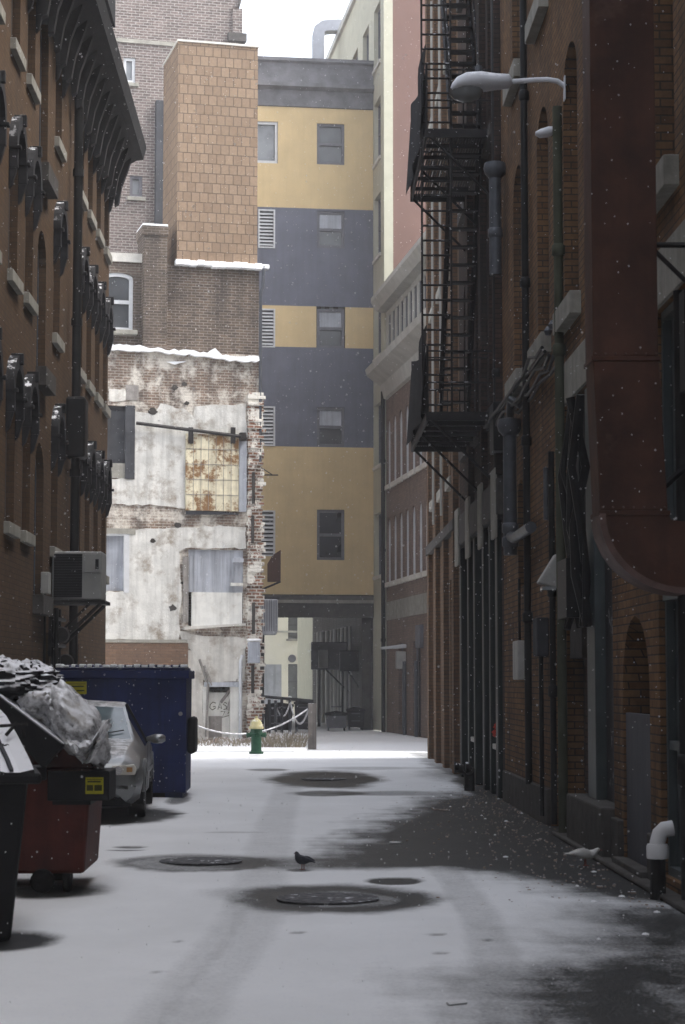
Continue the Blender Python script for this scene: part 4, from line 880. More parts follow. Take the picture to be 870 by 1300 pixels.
# ------------------------------------------------------------------ fire escape
FX0, FX1, FY0, FY1 = 1.9, 2.9, 30.0, 34.1
root = thing('fire_escape', 'black iron fire escape with two grated landings and a ladder on the dark brick wall', 'fire escape', (2.905, 30, 0))
def L(x, y, z): return (x-2.905, y-30, z)
for hp in (5.62, 9.88, 14.2):
    mb = MB()
    for i in range(24):
        x = FX0+.03+(FX1-FX0-.06)*i/23; a = L(x-.010, FY0, 0); b_ = L(x+.010, FY1, 0); mb.box(a[0], b_[0], a[1], b_[1], hp-.04, hp)
    for y in [FY0+k*.68 for k in range(7)]: a = L(FX0, y-.02, 0); b_ = L(FX1, y+.02, 0); mb.box(a[0], b_[0], a[1], b_[1], hp-.10, hp-.041)
    pf = mb.build('platform', 'iron', root)
    mb = MB()
    for x in (FX0, FX1): a = L(x-.02, FY0-.02, 0); b_ = L(x+.02, FY1+.02, 0); mb.box(a[0], b_[0], a[1], b_[1], hp-.12, hp+.01)
    for y in (FY0, FY1): a = L(FX0, y-.025, 0); b_ = L(FX1, y+.025, 0); mb.box(a[0], b_[0], a[1], b_[1], hp-.12, hp+.01)
    mb.build('edge_beam', 'iron', pf)
    mb = MB()
    for z in (.45, .92):
        mb.tube([L(FX0, FY0, hp+z), L(FX0, FY1, hp+z), L(FX1, FY1, hp+z)], .016, 6); mb.tube([L(FX0, FY0, hp+z), L(FX1, FY0, hp+z)], .014, 6)
    for y in [FY0+k*.17 for k in range(25)]: mb.tube([L(FX0, y, hp), L(FX0, y, hp+.92)], .011, 5)
    for x in (FX0+.2, FX0+.4, FX0+.6, FX0+.8): mb.tube([L(x, FY1, hp), L(x, FY1, hp+.92)], .011, 5)
    for x in (FX0+.55, FX0+.75): mb.tube([L(x, FY0, hp), L(x, FY0, hp+.92)], .011, 5)
    mb.tube([L(FX0, FY0, hp), L(FX0, FY0, hp+1.0)], .02, 6); mb.tube([L(FX0, FY1, hp-.1), L(FX0, FY1, hp+1.0)], .02, 6)
    mb.build('railing', 'iron', pf)
    if hp < 14:
        mb = MB(); n = 14
        for i in range(n):
            ya, yb = FY0+(FY1-FY0)*i/n, FY0+(FY1-FY0)*(i+1)/n
            f1 = lambda y: .03*sin(y*3.1)-.02; tz = lambda y: hp+1.22+.10*sin(y*1.7+1)-.05*(y-FY0)/4
            mb.quad(L(FX0-.04+f1(ya), ya, hp-.02), L(FX0-.04+f1(yb), yb, hp-.02), L(FX0-.05-f1(yb), yb, tz(yb)), L(FX0-.05-f1(ya), ya, tz(ya)))
            mb.quad(L(FX0-.05+f1(ya), ya, hp-.02), L(FX0-.05+f1(yb), yb, hp-.02), L(FX0-.06-f1(yb), yb, tz(yb)), L(FX0-.06-f1(ya), ya, tz(ya)))
        mb.build('netting', 'net', pf, smooth=True)
    for y in (FY0, FY1, (FY0+FY1)/2): MB().tube([L(FX0+.05, y, hp-.1), L(FX1, y, hp-1.05)], .022, 6).build('bracket', 'iron', pf)
mb = MB(); lx0, lx1, ly = 1.835, 2.27, 30.12
for x in (lx0, lx1): a = L(x-.014, ly-.03, 0); b_ = L(x+.014, ly+.03, 0); mb.box(a[0], b_[0], a[1], b_[1], 5.62, 17)
ld = mb.build('ladder', 'iron', root); mb = MB(); z = 5.75
while z < 17: mb.tube([L(lx0, ly, z), L(lx1, ly, z)], .017, 6); z += .225
mb.build('rung', 'iron', ld)
# stair stringers between the landings, against the wall
for zb, ztop in ((5.62, 9.88), (9.88, 14.2), (14.2, 18.2)):
    mb = MB(); ya, yb = 33.9, 30.9
    if zb == 9.88: ya, yb = 30.9, 33.9
    for x in (2.35, 2.8):
        mb.tube([L(x, ya, zb), L(x, yb, ztop)], .03, 4); mb.tube([L(x, ya, zb+.85), L(x, yb, ztop+.85)], .016, 5)
    for k in range(17):
        z = zb+.13+k*.25; y = ya+(yb-ya)*(z-zb)/(ztop-zb); a = L(2.35, y, 0); b_ = L(2.8, y, 0); mb.box(a[0], b_[0], y-.1-30, y+.1-30, z-.012, z+.012)
        if k % 2: mb.tube([L(2.35, y, z), L(2.35, y, z+.85)], .010, 4)
    mb.build('stair', 'iron', root)
for hh, x_ in ((11.1, 2.75), (6.6, 2.5)): MB().tube([L(1.9, 31, hh), L(2.9, 31, hh)], .012, 5).build('tie_rod', 'iron_dry', root)

# ------------------------------------------------------------------ pipes and fittings on the right wall
def vpipe(name, label, X, Y, z0, z1, r, m, collars=(), extra=None, hop=False):
    t = thing(name, label, 'pipe', (X, Y, 0)); mb = MB(); mb.tube([(0, 0, z0), (0, 0, z1)], r, 12)
    if extra: mb.tube(extra, r*.8, 10)
    mb.build('pipe', m, t, smooth=True)
    for z in collars: MB().lathe([(r, z-.02), (r+.02, z), (r+.02, z+.1), (r, z+.12)], n=14).build('collar', m, t, smooth=True)
    if hop: MB().lathe([(r, z1-.02), (r+.06, z1+.05), (r+.08, z1+.12), (r+.06, z1+.2), (r*.6, z1+.22)], n=16).build('collar', m, t, smooth=True)
    return t
vpipe('drainpipe', 'thick grey downpipe ending mid-wall beside the upper landing', 2.76, 28.35, 7.35, 8.75, .085, 'pipe', (7.9,), hop=True)
t = vpipe('drainpipe', 'thick grey downpipe with a bell top and capped bottom below the lower landing', 2.76, 26.6, 3.3, 4.88, .088, 'pipe', (3.6, 3.42), extra=[(0, 0, 3.55), (0.02, -.3, 3.5), (.02, -2.2, 3.5)], hop=True)
mb = MB(); mb.tube([(.02, .1, 5.02), (0, -.05, 5.25), (-.02, -.25, 5.32), (.1, -.5, 5.2)], .05, 8); mb.build('elbow', 'pipe', t, smooth=True)
vpipe('drainpipe', 'thin black vertical pipe between the arched windows', 2.84, 25.35, .4, 17, .045, 'pipe_black', (2.4, 4.6, 6.6, 9, 11.5))
vpipe('conduit', 'mossy green-grey conduit running down below the street lamp', 2.83, 22.0, .05, 7.95, .052, 'pipe_moss', (5.2, 6.3))
vpipe('drainpipe', 'black pipe hugging the wall beside the sooty brick corner', 2.84, 29.0, 4.7, 17, .06, 'pipe_black', (6, 9, 12))
vpipe('drainpipe', 'black iron downpipe in front of the green panel at the right edge', 2.88, 15.25, 0, 4.6, .05, 'pipe_black', (.9, 1.0))
vpipe('drainpipe', 'leaning black pipe beside the open dark doorway', 2.8, 22.55, .1, 4.2, .035, 'pipe_black', (1.5, 2.6))
vpipe('drainpipe', 'short pale pipe hanging above the arched doorway', 2.83, 23.3, 3.5, 4.1, .03, 'pipe', ())
t = thing('cable_bundle', 'sagging bundle of black cables strung along the right brick wall', 'cables', (2.86, 22.4, 5.3))
rnd = random.Random(4)
for k in range(5): MB().tube([(-.04*k+rnd.uniform(-.02, .02), yy, .05*k-.12+rnd.uniform(-.06, .06)) for yy in [i*.65 for i in range(11)]], .022, 6).build('cable', 'pipe_black', t, smooth=True)
MB().box(-.12, .04, 6.2, 6.8, -.4, .3).build('junction_box', 'pipe_black', t, bevel=.02)
for yy in (0, .4): MB().lathe([(.03, 0), (.05, .05), (.02, .1)], (-.05, yy, .25), 8).build('insulator', 'pipe', t)
t = thing('utility_box', 'pale upright utility box on the brick pier', 'electrical box', (2.905, 26.35, 1.68)); MB().box(-.12, 0, -.3, .3, 0, .5).build('box', 'white_box', t, bevel=.015); MB().tube([(-.06, 0, .5), (-.06, 0, 1.3)], .02, 6).build('conduit', 'pipe_black', t)
t = thing('utility_box', 'dark upright utility box beside the mossy conduit', 'electrical box', (2.905, 23.95, 1.95)); MB().box(-.14, 0, -.2, .2, 0, .45).build('box', 'board_dark', t, bevel=.015); MB().tube([(-.07, 0, 0), (-.07, .0, -1.85)], .03, 6).build('conduit', 'pipe_black', t)
t = thing('floodlight', 'small white floodlight on the brick wall beside the dark recess', 'lamp', (2.905, 22.35, 2.75)); MB().prism([(-.3, -.02), (-.08, -.08), (0, .0), (0, .25), (-.1, .3)], -.09, .09, 'y').build('head', 'white_box', t, bevel=.02); MB().box(-.25, -.1, -.1, .1, -.1, -.06).build('lens', 'lens', t)
t = thing('iron_fitting', 'jumbled black conduits and cloth hanging in the tall recess', 'pipes', (2.8, 21.0, 0))
mb = MB(); rnd = random.Random(8)
for k in range(7):
    y0_ = rnd.uniform(-.8, .5); mb.tube([(rnd.uniform(-.1, .1), y0_+rnd.uniform(-.2, .2), z) for z in (2.2, 2.7, 3.2, 3.8, 4.5)], rnd.uniform(.02, .05), 6)
mb.box(-.1, .1, -.4, .3, 2.3, 2.9); mb.build('conduits', 'pipe_black', t, smooth=True)
t = thing('pvc_vent', 'white plastic elbow pipe stub rising by the green panel', 'pipe', (2.74, 15.72, 0))
mb = MB(); mb.tube([(0, 0, .35), (0, 0, .43), (.02, 0, .50), (.05, 0, .53), (.12, 0, .54)], .06, 14); mb.build('elbow', 'pvc', t, smooth=True)
MB().lathe([(.082, .31), (.086, .33), (.086, .4), (.078, .42)], n=18).build('collar', 'pvc', t, smooth=True); MB().lathe([(.06, 0), (.06, .32)], n=14).build('riser', 'pipe_black', t)
t = thing('standpipe', 'squat black siamese standpipe at the foot of the shopfront', 'standpipe', (2.6, 31.3, 0))
mb = MB(); mb.tube([(0, 0, 0), (0, 0, .35)], .08, 12); mb.tube([(0, 0, .3), (-.2, -.12, .36)], .07, 12); mb.tube([(0, 0, .3), (-.05, -.25, .36)], .07, 12); mb.build('body', 'iron', t, smooth=True)
for q in ((-.22, -.13, .365), (-.06, -.27, .365)): MB().lathe([(.085, -.02), (.085, .02)], q, 12, 'x').build('cap', 'iron', t)
# street lamp on the wall
t = thing('street_lamp', 'grey cobra-head street lamp on a curved arm from the right brick wall', 'street lamp', (2.905, 22.0, 7.9))
Yl = 22.0; q = lambda px, py, dy=0: Vector(P(px, py, Yl+dy))-Vector((2.905, Yl, 7.9))
MB().tube([q(718, 110), q(708, 103), q(695, 101), q(680, 101.5), q(645, 104)], .028, 10).build('arm', 'lamp_grey', t, smooth=True)
a = q(721, 97); b_ = q(721, 128); MB().box(a.x-.03, 0, -.06, .06, b_.z, a.z).build('mount', 'lamp_grey', t, bevel=.01)
mb = MB(); rg = []
for px, ct, hh, wd in ((650, 104.5, .04, .04), (646, 104.5, .09, .10), (630, 105, .10, .13), (610, 105.5, .125, .17), (592, 107, .125, .19), (580, 110, .10, .16), (574, 113, .06, .10), (571.5, 115, .015, .03)):
    c0 = q(px, ct); rg.append([(c0.x, wd*cos(2*pi*j/18), c0.z+hh*(sin(2*pi*j/18) if sin(2*pi*j/18) > 0 else .75*sin(2*pi*j/18))) for j in range(18)])
mb.rings(rg).build('housing', 'lamp_grey', t, smooth=True)
mb = MB(); rg = []
for z_, s_ in ((0, 1), (-.06, .92), (-.11, .7), (-.135, .35), (-.14, .05)):
    c0 = q(592, 116); rg.append([(c0.x+.19*s_*cos(2*pi*j/18), .15*s_*sin(2*pi*j/18), c0.z+z_+.02) for j in range(18)])
mb.rings(rg).build('lens', 'lens', t, smooth=True)
c0 = q(608, 90); MB().lathe([(.04, -.03), (.04, .04), (.03, .06)], tuple(c0), 12).build('photocell', 'pipe', t, smooth=True)
t = thing('wall_lamp', 'small hooded lamp on the brick wall just below the street lamp', 'lamp', (2.905, 22.3, 7.75))
mb = MB(); mb.rings([[(-.28+x_, w2*cos(2*pi*j/12), zc+w2*.7*sin(2*pi*j/12)) for j in range(12)] for x_, w2, zc in ((0, .03, -.02), (.05, .07, -.02), (.14, .085, 0), (.24, .06, .02), (.28, .03, .0))]); mb.build('hood', 'lamp_grey', t, smooth=True)
MB().tube([(-.1, 0, 0), (0, 0, -.1)], .03, 6).build('mount', 'pipe_black', t)

# big duct
t = thing('ventilation_duct', 'large rust-brown square sheet metal duct with a curved elbow beside the right wall', 'duct', (2.0, 14, 0))
o3 = Vector((2.0, 14, 0)); DD = .38
def dq(px, py): return Vector(P(px, py, 14))-o3
def duct_seg(name, tl, tr, bl, br_, m='duct'):
    a, b_, c, d = dq(*tl), dq(*tr), dq(*br_), dq(*bl)
    mb = MB(); mb.rings([[(a.x, 0, a.z), (b_.x, 0, b_.z), (b_.x, DD, b_.z), (a.x, DD, a.z)], [(d.x, 0, d.z), (c.x, 0, c.z), (c.x, DD, c.z), (d.x, DD, d.z)]])
    return mb.build(name, m, t, bevel=.006)
duct_seg('duct_section', (747, -160), (828, -160), (753, 452), (836, 452))
duct_seg('duct_section', (753.5, 458), (837, 458), (762, 648), (848, 648))
mb = MB(); 
for ya, xl, xr in ((455, 751, 838), (651, 760, 851)):
    a = dq(xl, ya-3); b_ = dq(xr, ya+3); mb.box(a.x, b_.x, -.012, DD+.012, b_.z, a.z)
mb.build('flange', 'duct', t, bevel=.003)
poly = [dq(763, 652)]
for i in range(0, 13):
    a = pi/2*i/12; poly.append(dq(872-109*cos(a), 652+100*sin(a)))
poly += [dq(930, 752), dq(930, 664), dq(870, 662), dq(852, 660), dq(849, 652)]
mb = MB(); mb.prism([(q_.x, q_.z) for q_ in poly], 0, DD); el = mb.build('elbow', 'duct', t)
mb = MB(); rg = []
for i in range(0, 13):
    a = pi/2*i/12; p0 = dq(872-111*cos(a), 652+102*sin(a)); p1 = dq(872-103*cos(a), 652+94*sin(a)); rg.append([(p0.x, -.015, p0.z), (p1.x, -.015, p1.z), (p1.x, DD+.015, p1.z), (p0.x, DD+.015, p0.z)])
mb.rings(rg).build('rim', 'duct_edge', el)
for ya, xl, xr in ((449, 751, 838), (644, 760, 849)):
    for k in range(7):
        a = dq(xl+5+(xr-xl-10)*k/6, ya); MB().lathe([(.008, -.006), (.006, -.012), (.001, -.013)], (a.x, 0, a.z), 8, 'y').build('rivet', 'duct_edge', t)
# pipe railing / bracket right of the duct
t = thing('bracket_arm', 'dark iron bracket arm on the stone lintel at the right edge', 'bracket', (2.905, 15.3, 0))
a = Vector(P(832, 311, 15.0)); z1 = a.z; MB().tube([(-.5, -.3, z1), (.0, -.3, z1)], .022, 6).build('arm', 'iron_dry', t); MB().tube([(-.3, -.3, z1), (0, -.3, z1-.3)], .018, 6).build('brace', 'iron_dry', t); MB().box(-.06, 0, -.4, -.2, z1-1.1, z1-.35).build('plate', 'plastic_black', t)
for zz in (z1-1.75, z1-2.4): MB().tube([(-.25, -.2, zz-.1), (0, -.25, zz+.12)], .03, 6).build('hook', 'plastic_black', t)

# ------------------------------------------------------------------ dumpsters
# blue
t = thing('dumpster', 'tall dark blue steel dumpster with a snow-dusted ribbed lid behind the silver car', 'dumpster', (-1.6, 29.4, 0))
mb = MB(); mb.prism([(0, 0.08), (0, 1.72), (1.5, 1.72), (1.35, .08)], -1.85, 0, 'x'); body = mb.build('body', 'paint_blue', t, bevel=.015)
mb = MB(); mb.box(-1.89, .04, -.04, 1.54, 1.70, 1.82); mb.build('rim', 'paint_blue', t, bevel=.012)
for x0_ in (-1.87, -.92):
    l_ = MB().box(x0_, x0_+.90, -.03, 1.55, 1.825, 1.86).build('lid', 'paint_blue_lid', t, bevel=.01); mb = MB()
    for k in range(8): mb.prism([(x0_+.03+k*.11, 1.861), (x0_+.10+k*.11, 1.861), (x0_+.085+k*.11, 1.90), (x0_+.045+k*.11, 1.90)], -.02, 1.53)
    mb.build('rib', 'paint_blue_lid', l_)
MB().box(-1.8, -.02, -.025, -.003, .46, .49).build('band', 'paint_blue', t)
mb = MB(); rnd = random.Random(6)
for k in range(17):
    x_ = -1.86+k*.111; a = rnd.uniform(.055, .095); mb.box(x_, x_+a, -.06, .3, 1.862, 1.885+rnd.uniform(0, .03))
mb.build('snow_cap', 'snow', t, bevel=.012)
for x_ in (-1.75, -.3): MB().box(x_, x_+.25, .1, 1.2, 0, .08).build('foot', 'paint_blue', t); 
MB().box(-.62, -.3, .15, 1.2, .0, .08).build('foot', 'plastic_black', t)
MB().box(.003, .12, .25, 1.0, .62, 1.15).build('fork_pocket', 'plastic_black', t, bevel=.05)
f = MB().box(-1.72, -1.42, -.012, -.003, 1.48, 1.66).build('warning_label', 'label_yellow', t); mb = MB()
for k, (xa, xb) in enumerate(((.02, .28), (.04, .26), (.03, .14), (.16, .27))): mb.box(-1.72+xa, -1.72+xb, -.016, -.012, [1.62, 1.58, 1.52, 1.52][k], [1.628, 1.60, 1.54, 1.54][k])
mb.build('lettering', 'label_ink', f)
MB().lathe([(.03, -.03), (.03, 0)], (-.08, 0, 1.2), 10, 'y').build('bolt', 'ac_grey', t)
# red
t = thing('dumpster', 'red rolling dumpster with black pockets overflowing with bags, beside the silver car', 'dumpster', (-1.63, 16.3, 0))
mb = MB(); mb.prism([(-1.76, .15), (-.05, .15), (0, .96), (-1.84, .96)], 0, 1.15); mb.build('body', 'paint_red', t, bevel=.03)
MB().prism([(-1.84, .965), (.0, .965), (.0, 1.25), (-.25, 1.28), (-.6, 1.3), (-1.84, 1.3)], .08, 1.1).build('hopper', 'paint_red', t, bevel=.02)
MB().box(-.34, .145, -.05, .55, .72, .955).build('fork_pocket', 'plastic_black', t, bevel=.012)
MB().box(-.3, -.0, -.04, .5, .69, .72).build('pocket_base', 'plastic_black', t)
MB().box(-1.9, -.35, -.05, .0, .88, 1.0).build('rim', 'plastic_black_snow', t, bevel=.015)
f = MB().box(-.04, .10, -.058, -.051, .775, .905).build('warning_label', 'label_yellow', t); mb = MB()
for k, (xa, xb) in enumerate(((.01, .13), (.015, .12), (.01, .06), (.07, .13))): mb.box(-.04+xa, -.04+xb, -.062, -.058, [.885, .865, .80, .80][k], [.889, .877, .845, .845][k])
mb.build('lettering', 'label_ink', f)
# dark raised lid leaning over the heap
mb = MB(); a0 = Vector(P(-40, 850, 16.25)); a1 = Vector(P(84, 944, 16.25)); b1 = Vector(P(56, 975, 16.25)); b0 = Vector(P(-40, 870, 16.25))
lo_ = Vector((-1.63, 16.3, 0)); mb.prism([((q_-lo_).x, (q_-lo_).z) for q_ in (a0, a1, b1, b0)], -.14, .75); mb.build('lid', 'plastic_black_snow', t, bevel=.015)
for x_, y_ in ((-.375, -.0), (-.19, .10), (-.375, .95), (-1.5, .12), (-1.5, .95)):
    w1 = MB().lathe([(.03, -.03), (.085, -.03), (.095, -.015), (.095, .015), (.085, .03), (.03, .03)], (x_, y_, .095), 18, 'x' if x_ > -.2 else 'y').build('wheel', 'rubber', t, smooth=True)
    MB().box(x_-.035, x_+.035, y_-.0, y_+.08, .10, .17).build('fork', 'iron_dry', w1)
# foreground black dumpster
p = ground(26, 1196); t = thing('dumpster', 'black dumpster at the left edge with a snow-covered lid held by a chain', 'dumpster', (p.x+.02, p.y, 0), R(9))
mb = MB(); mb.add([(-1.6, .04, .0), (-.08, .04, .0), (-.08, 1.2, .0), (-1.6, 1.2, .0), (-1.7, 0, 1.03), (.02, 0, 1.03), (.02, 1.3, 1.03), (-1.7, 1.3, 1.03)], [(0, 3, 2, 1), (4, 5, 6, 7), (0, 1, 5, 4), (1, 2, 6, 5), (2, 3, 7, 6), (3, 0, 4, 7)]); mb.build('body', 'plastic_black', t, bevel=.03)
mb = MB(); mb.box(-1.75, .10, -.06, 1.36, 1.0, 1.07); mb.build('rim', 'plastic_black', t, bevel=.02)
mb = MB(); n = 20; xs_ = [-1.72+1.76*i/n for i in range(n+1)]; rg = []
for y_, z_ in ((-.06, 1.075), (0.1, 1.14), (.5, 1.27), (.95, 1.40), (1.3, 1.46)): rg.append([(x_-y_*.16, y_, z_-.0+.02*(1 if i % 4 < 2 else 0)) for i, x_ in enumerate(xs_)])
mb.rings(rg, cap=False, closed=False); ll = mb.build('lid', 'plastic_black_snow', t, smooth=False); sm_ = ll.modifiers.new('s', 'SOLIDIFY'); sm_.thickness = .05
MB().tube([(-.17, -.09, 1.06), (-.19, .3, 1.235), (-.27, .7, 1.365), (-.33, 1.3, 1.50)], .014, 6).build('strap', 'plastic_black', ll)
mb = MB()
for x_ in (-.10, -.21, -.32, -.43, -.54, -.8, -1.1):
    mb.rings([[(x_-y_*.16-.012, y_, z_+.004), (x_-y_*.16+.012, y_, z_+.004), (x_-y_*.16+.012, y_, z_+.022), (x_-y_*.16-.012, y_, z_+.022)] for y_, z_ in ((-.062, 1.075), (.1, 1.14), (.5, 1.27), (.95, 1.40), (1.3, 1.46))])
mb.build('groove', 'board_dark', ll)
mb = MB(); k = 0; a = Vector((-.45, .3, 1.27)); b_ = Vector((.0, .42, 1.22))
pts = rope(a, b_, .0, n=26)
for i, q_ in enumerate(pts[:-1]):
    d_ = (pts[i+1]-q_); n_ = Vector((0, 0, 1)) if i % 2 else Vector((0, 1, 0)); ring = [q_+d_*.5+d_.normalized()*.015*cos(2*pi*j/8)+n_*.009*sin(2*pi*j/8) for j in range(9)]; mb.tube(ring, .003, 4)
mb.build('chain', 'iron', ll)
mb = MB(); mb.tube([(-.12, .45, 1.30), (-.05, .5, 1.38)], .012, 6); mb.tube([(-.16, .5, 1.36), (.02, .48, 1.37)], .012, 6); mb.tube([(-.02, .48, 1.37), (0, .5, 1.28)], .015, 6); mb.build('latch', 'iron', ll)

# bags
def blob(name, label, cat, c, rx, ry, rz, m, seed, amp=.22, fr=3.0, flat=.0, tilt=(0, 0, 0), crumple=.06, smooth=True):
    t_ = MB(); n1_, n2_ = 56, 34; rings_ = []
    for i in range(n2_+1):
        th = pi*i/n2_; r_ = []
        for j in range(n1_):
            ph = 2*pi*j/n1_; d = Vector((sin(th)*cos(ph), sin(th)*sin(ph), cos(th)))
            s1 = noise.noise(d*1.6+Vector((seed, 0, 0)))*amp+abs(noise.noise(d*fr*1.8+Vector((0, seed, 0))))*crumple*2+abs(noise.noise(d*fr*4+Vector((0, seed, 3))))*crumple
            r_.append((d.x*rx*(1+s1), d.y*ry*(1+s1), max(-flat, d.z*rz*(1+s1)) if flat else d.z*rz*(1+s1)))
        rings_.append(r_)
    t_.rings(rings_); o = t_.build(name, m, None, smooth=smooth); o.location = c; o.rotation_euler = tilt
    return tag(o, label, cat)
blob('trash_bag', 'black snow-streaked trash bag on top of the red dumpster heap', 'trash bag', P(22, 868, 16.7), .34, .4, .16, 'bag_black', 3, crumple=.14, fr=4)
blob('trash_bag', 'folded black trash bag at the left edge of the heap on the red dumpster', 'trash bag', P(-12, 858, 16.9), .3, .4, .14, 'bag_black', 8, crumple=.14, fr=4)
blob('plastic_sheet', 'crumpled clear plastic sheeting dusted with snow, spilling off the red dumpster', 'plastic sheeting', P(97, 922, 16.5), .18, .3, .34, 'clear_plastic', 12, amp=.2, fr=1.6, tilt=(0, R(-33), 0), crumple=.11)
blob('plastic_bag', 'smaller yellowish clear bag between the black lid and the plastic sheeting', 'plastic bag', P(55, 892, 16.6), .17, .3, .22, 'clear_plastic', 31, amp=.2, fr=4, tilt=(0, R(-48), 0), crumple=.14)
# torn trailing edge of the sheet
mb = MB(); rg = []; n = 16
for i in range(n+1):
    t_ = i/n; px = 84+t_*56; r_ = []
    for j in range(9):
        s_ = j/8; py = 944+22*sin(pi*min(1, t_*1.1))*.9-t_*18+s_*(6+24*(1-abs(t_-.5)*1.4)); q_ = Vector(P(px, py-14, 16.1+.12*sin(t_*9+s_*5)+.03*cos(s_*14))); q_.x += .012*sin(s_*11+t_*13); q_.z += .012*sin(t_*31+s_*6); r_.append(q_)
    rg.append(r_)
mb.rings(rg, cap=False, closed=False); o = mb.build('plastic_sheet', 'clear_plastic', None, smooth=True); s2 = o.modifiers.new('s', 'SOLIDIFY'); s2.thickness = .006
tag(o, 'torn hanging flap of clear plastic over the black fork pocket', 'plastic sheeting')

# ------------------------------------------------------------------ car
car = thing('parked_car', 'silver four-door sedan parked facing the camera between the red and blue dumpsters', 'car', (-2.70, 24.55, 0), R(2.2))
# stations along y (0 = front), half widths and heights
SHAPE = [ # y, half-width, bottom z, mid half, shoulder z, shoulder half, top z, top half, ridge z
 (0.00, .62, .32, .68, .50, .68, .60, .55, .625), (0.05, .72, .23, .77, .55, .76, .665, .60, .69), (0.20, .79, .20, .83, .62, .80, .72, .63, .75), (0.50, .80, .19, .845, .70, .80, .79, .64, .82),
 (0.95, .82, .19, .85, .76, .81, .86, .66, .89), (1.30, .82, .19, .85, .80, .81, .91, .69, .935), (1.42, .82, .19, .85, .81, .81, .925, .70, .96),
 (1.60, .82, .19, .85, .82, .81, 1.03, .655, 1.06), (1.85, .82, .19, .85, .83, .81, 1.18, .60, 1.21), (2.12, .82, .19, .85, .84, .81, 1.31, .55, 1.345), (2.30, .82, .19, .85, .85, .81, 1.355, .53, 1.39),
 (2.75, .82, .19, .85, .86, .81, 1.375, .53, 1.415), (3.20, .82, .19, .85, .87, .805, 1.34, .53, 1.38), (3.60, .81, .19, .845, .88, .80, 1.16, .58, 1.18), (3.85, .80, .20, .84, .88, .79, 1.0, .64, 1.02), (4.20, .76, .24, .80, .86, .75, .95, .62, .97), (4.40, .66, .30, .70, .80, .66, .86, .55, .87)]
bodyq, wsq, sideq, rearq = MB(), MB(), MB(), MB()
def sect(s):
    y, hb_, zb, hm_, zs, hs2, zt, htp, zr = s
    return [(hb_*.9, zb), (hb_, zb+.06), (hm_, (zb+zs)*.52), (hm_-.005, zs-.12), (hs2, zs), (htp, zt), (htp*.93, zt+(zr-zt)*.35), (0, zr)]
sec = [(s[0], sect(s)) for s in SHAPE]
for i in range(len(sec)-1):
    y0_, A = sec[i]; y1_, B = sec[i+1]; cabin = 1.42 <= y0_ < 3.85
    for sx_ in (-1, 1):
        for k in range(len(A)-1):
            a, b_, c, d = (sx_*A[k][0], y0_, A[k][1]), (sx_*A[k+1][0], y0_, A[k+1][1]), (sx_*B[k+1][0], y1_, B[k+1][1]), (sx_*B[k][0], y1_, B[k][1])
            tgt = bodyq
            if k == 6 and 1.42 <= y0_ < 2.12: tgt = wsq
            if k == 6 and 3.2 <= y0_ < 3.85: tgt = rearq
            if k == 4 and 1.85 <= y0_ < 3.6: tgt = sideq
            tgt.quad(a, b_, c, d)
y0_, A = sec[0]; bodyq.add([(x*s_, y0_, z) for s_ in (1,) for x, z in A]+[(-x, y0_, z) for x, z in reversed(A[:-1])], [tuple(range(2*len(A)-1))])
y0_, A = sec[-1]; bodyq.add([(x, y0_, z) for x, z in A]+[(-x, y0_, z) for x, z in reversed(A[:-1])], [tuple(range(2*len(A)-1))])
def weld(mb_, name, m, par, sub=0):
    o = mb_.build(name, m, par, smooth=True); b2 = bmesh.new(); b2.from_mesh(o.data); bmesh.ops.remove_doubles(b2, verts=b2.verts, dist=.001); bmesh.ops.recalc_face_normals(b2, faces=b2.faces); b2.to_mesh(o.data); b2.free()
    return o
body = weld(bodyq, 'body', 'car_snow', car); body.data.set_sharp_from_angle(angle=R(38))
weld(wsq, 'windscreen', 'car_glass', car); weld(sideq, 'side_window', 'car_glass_side', car); weld(rearq, 'rear_window', 'car_glass_side', car)
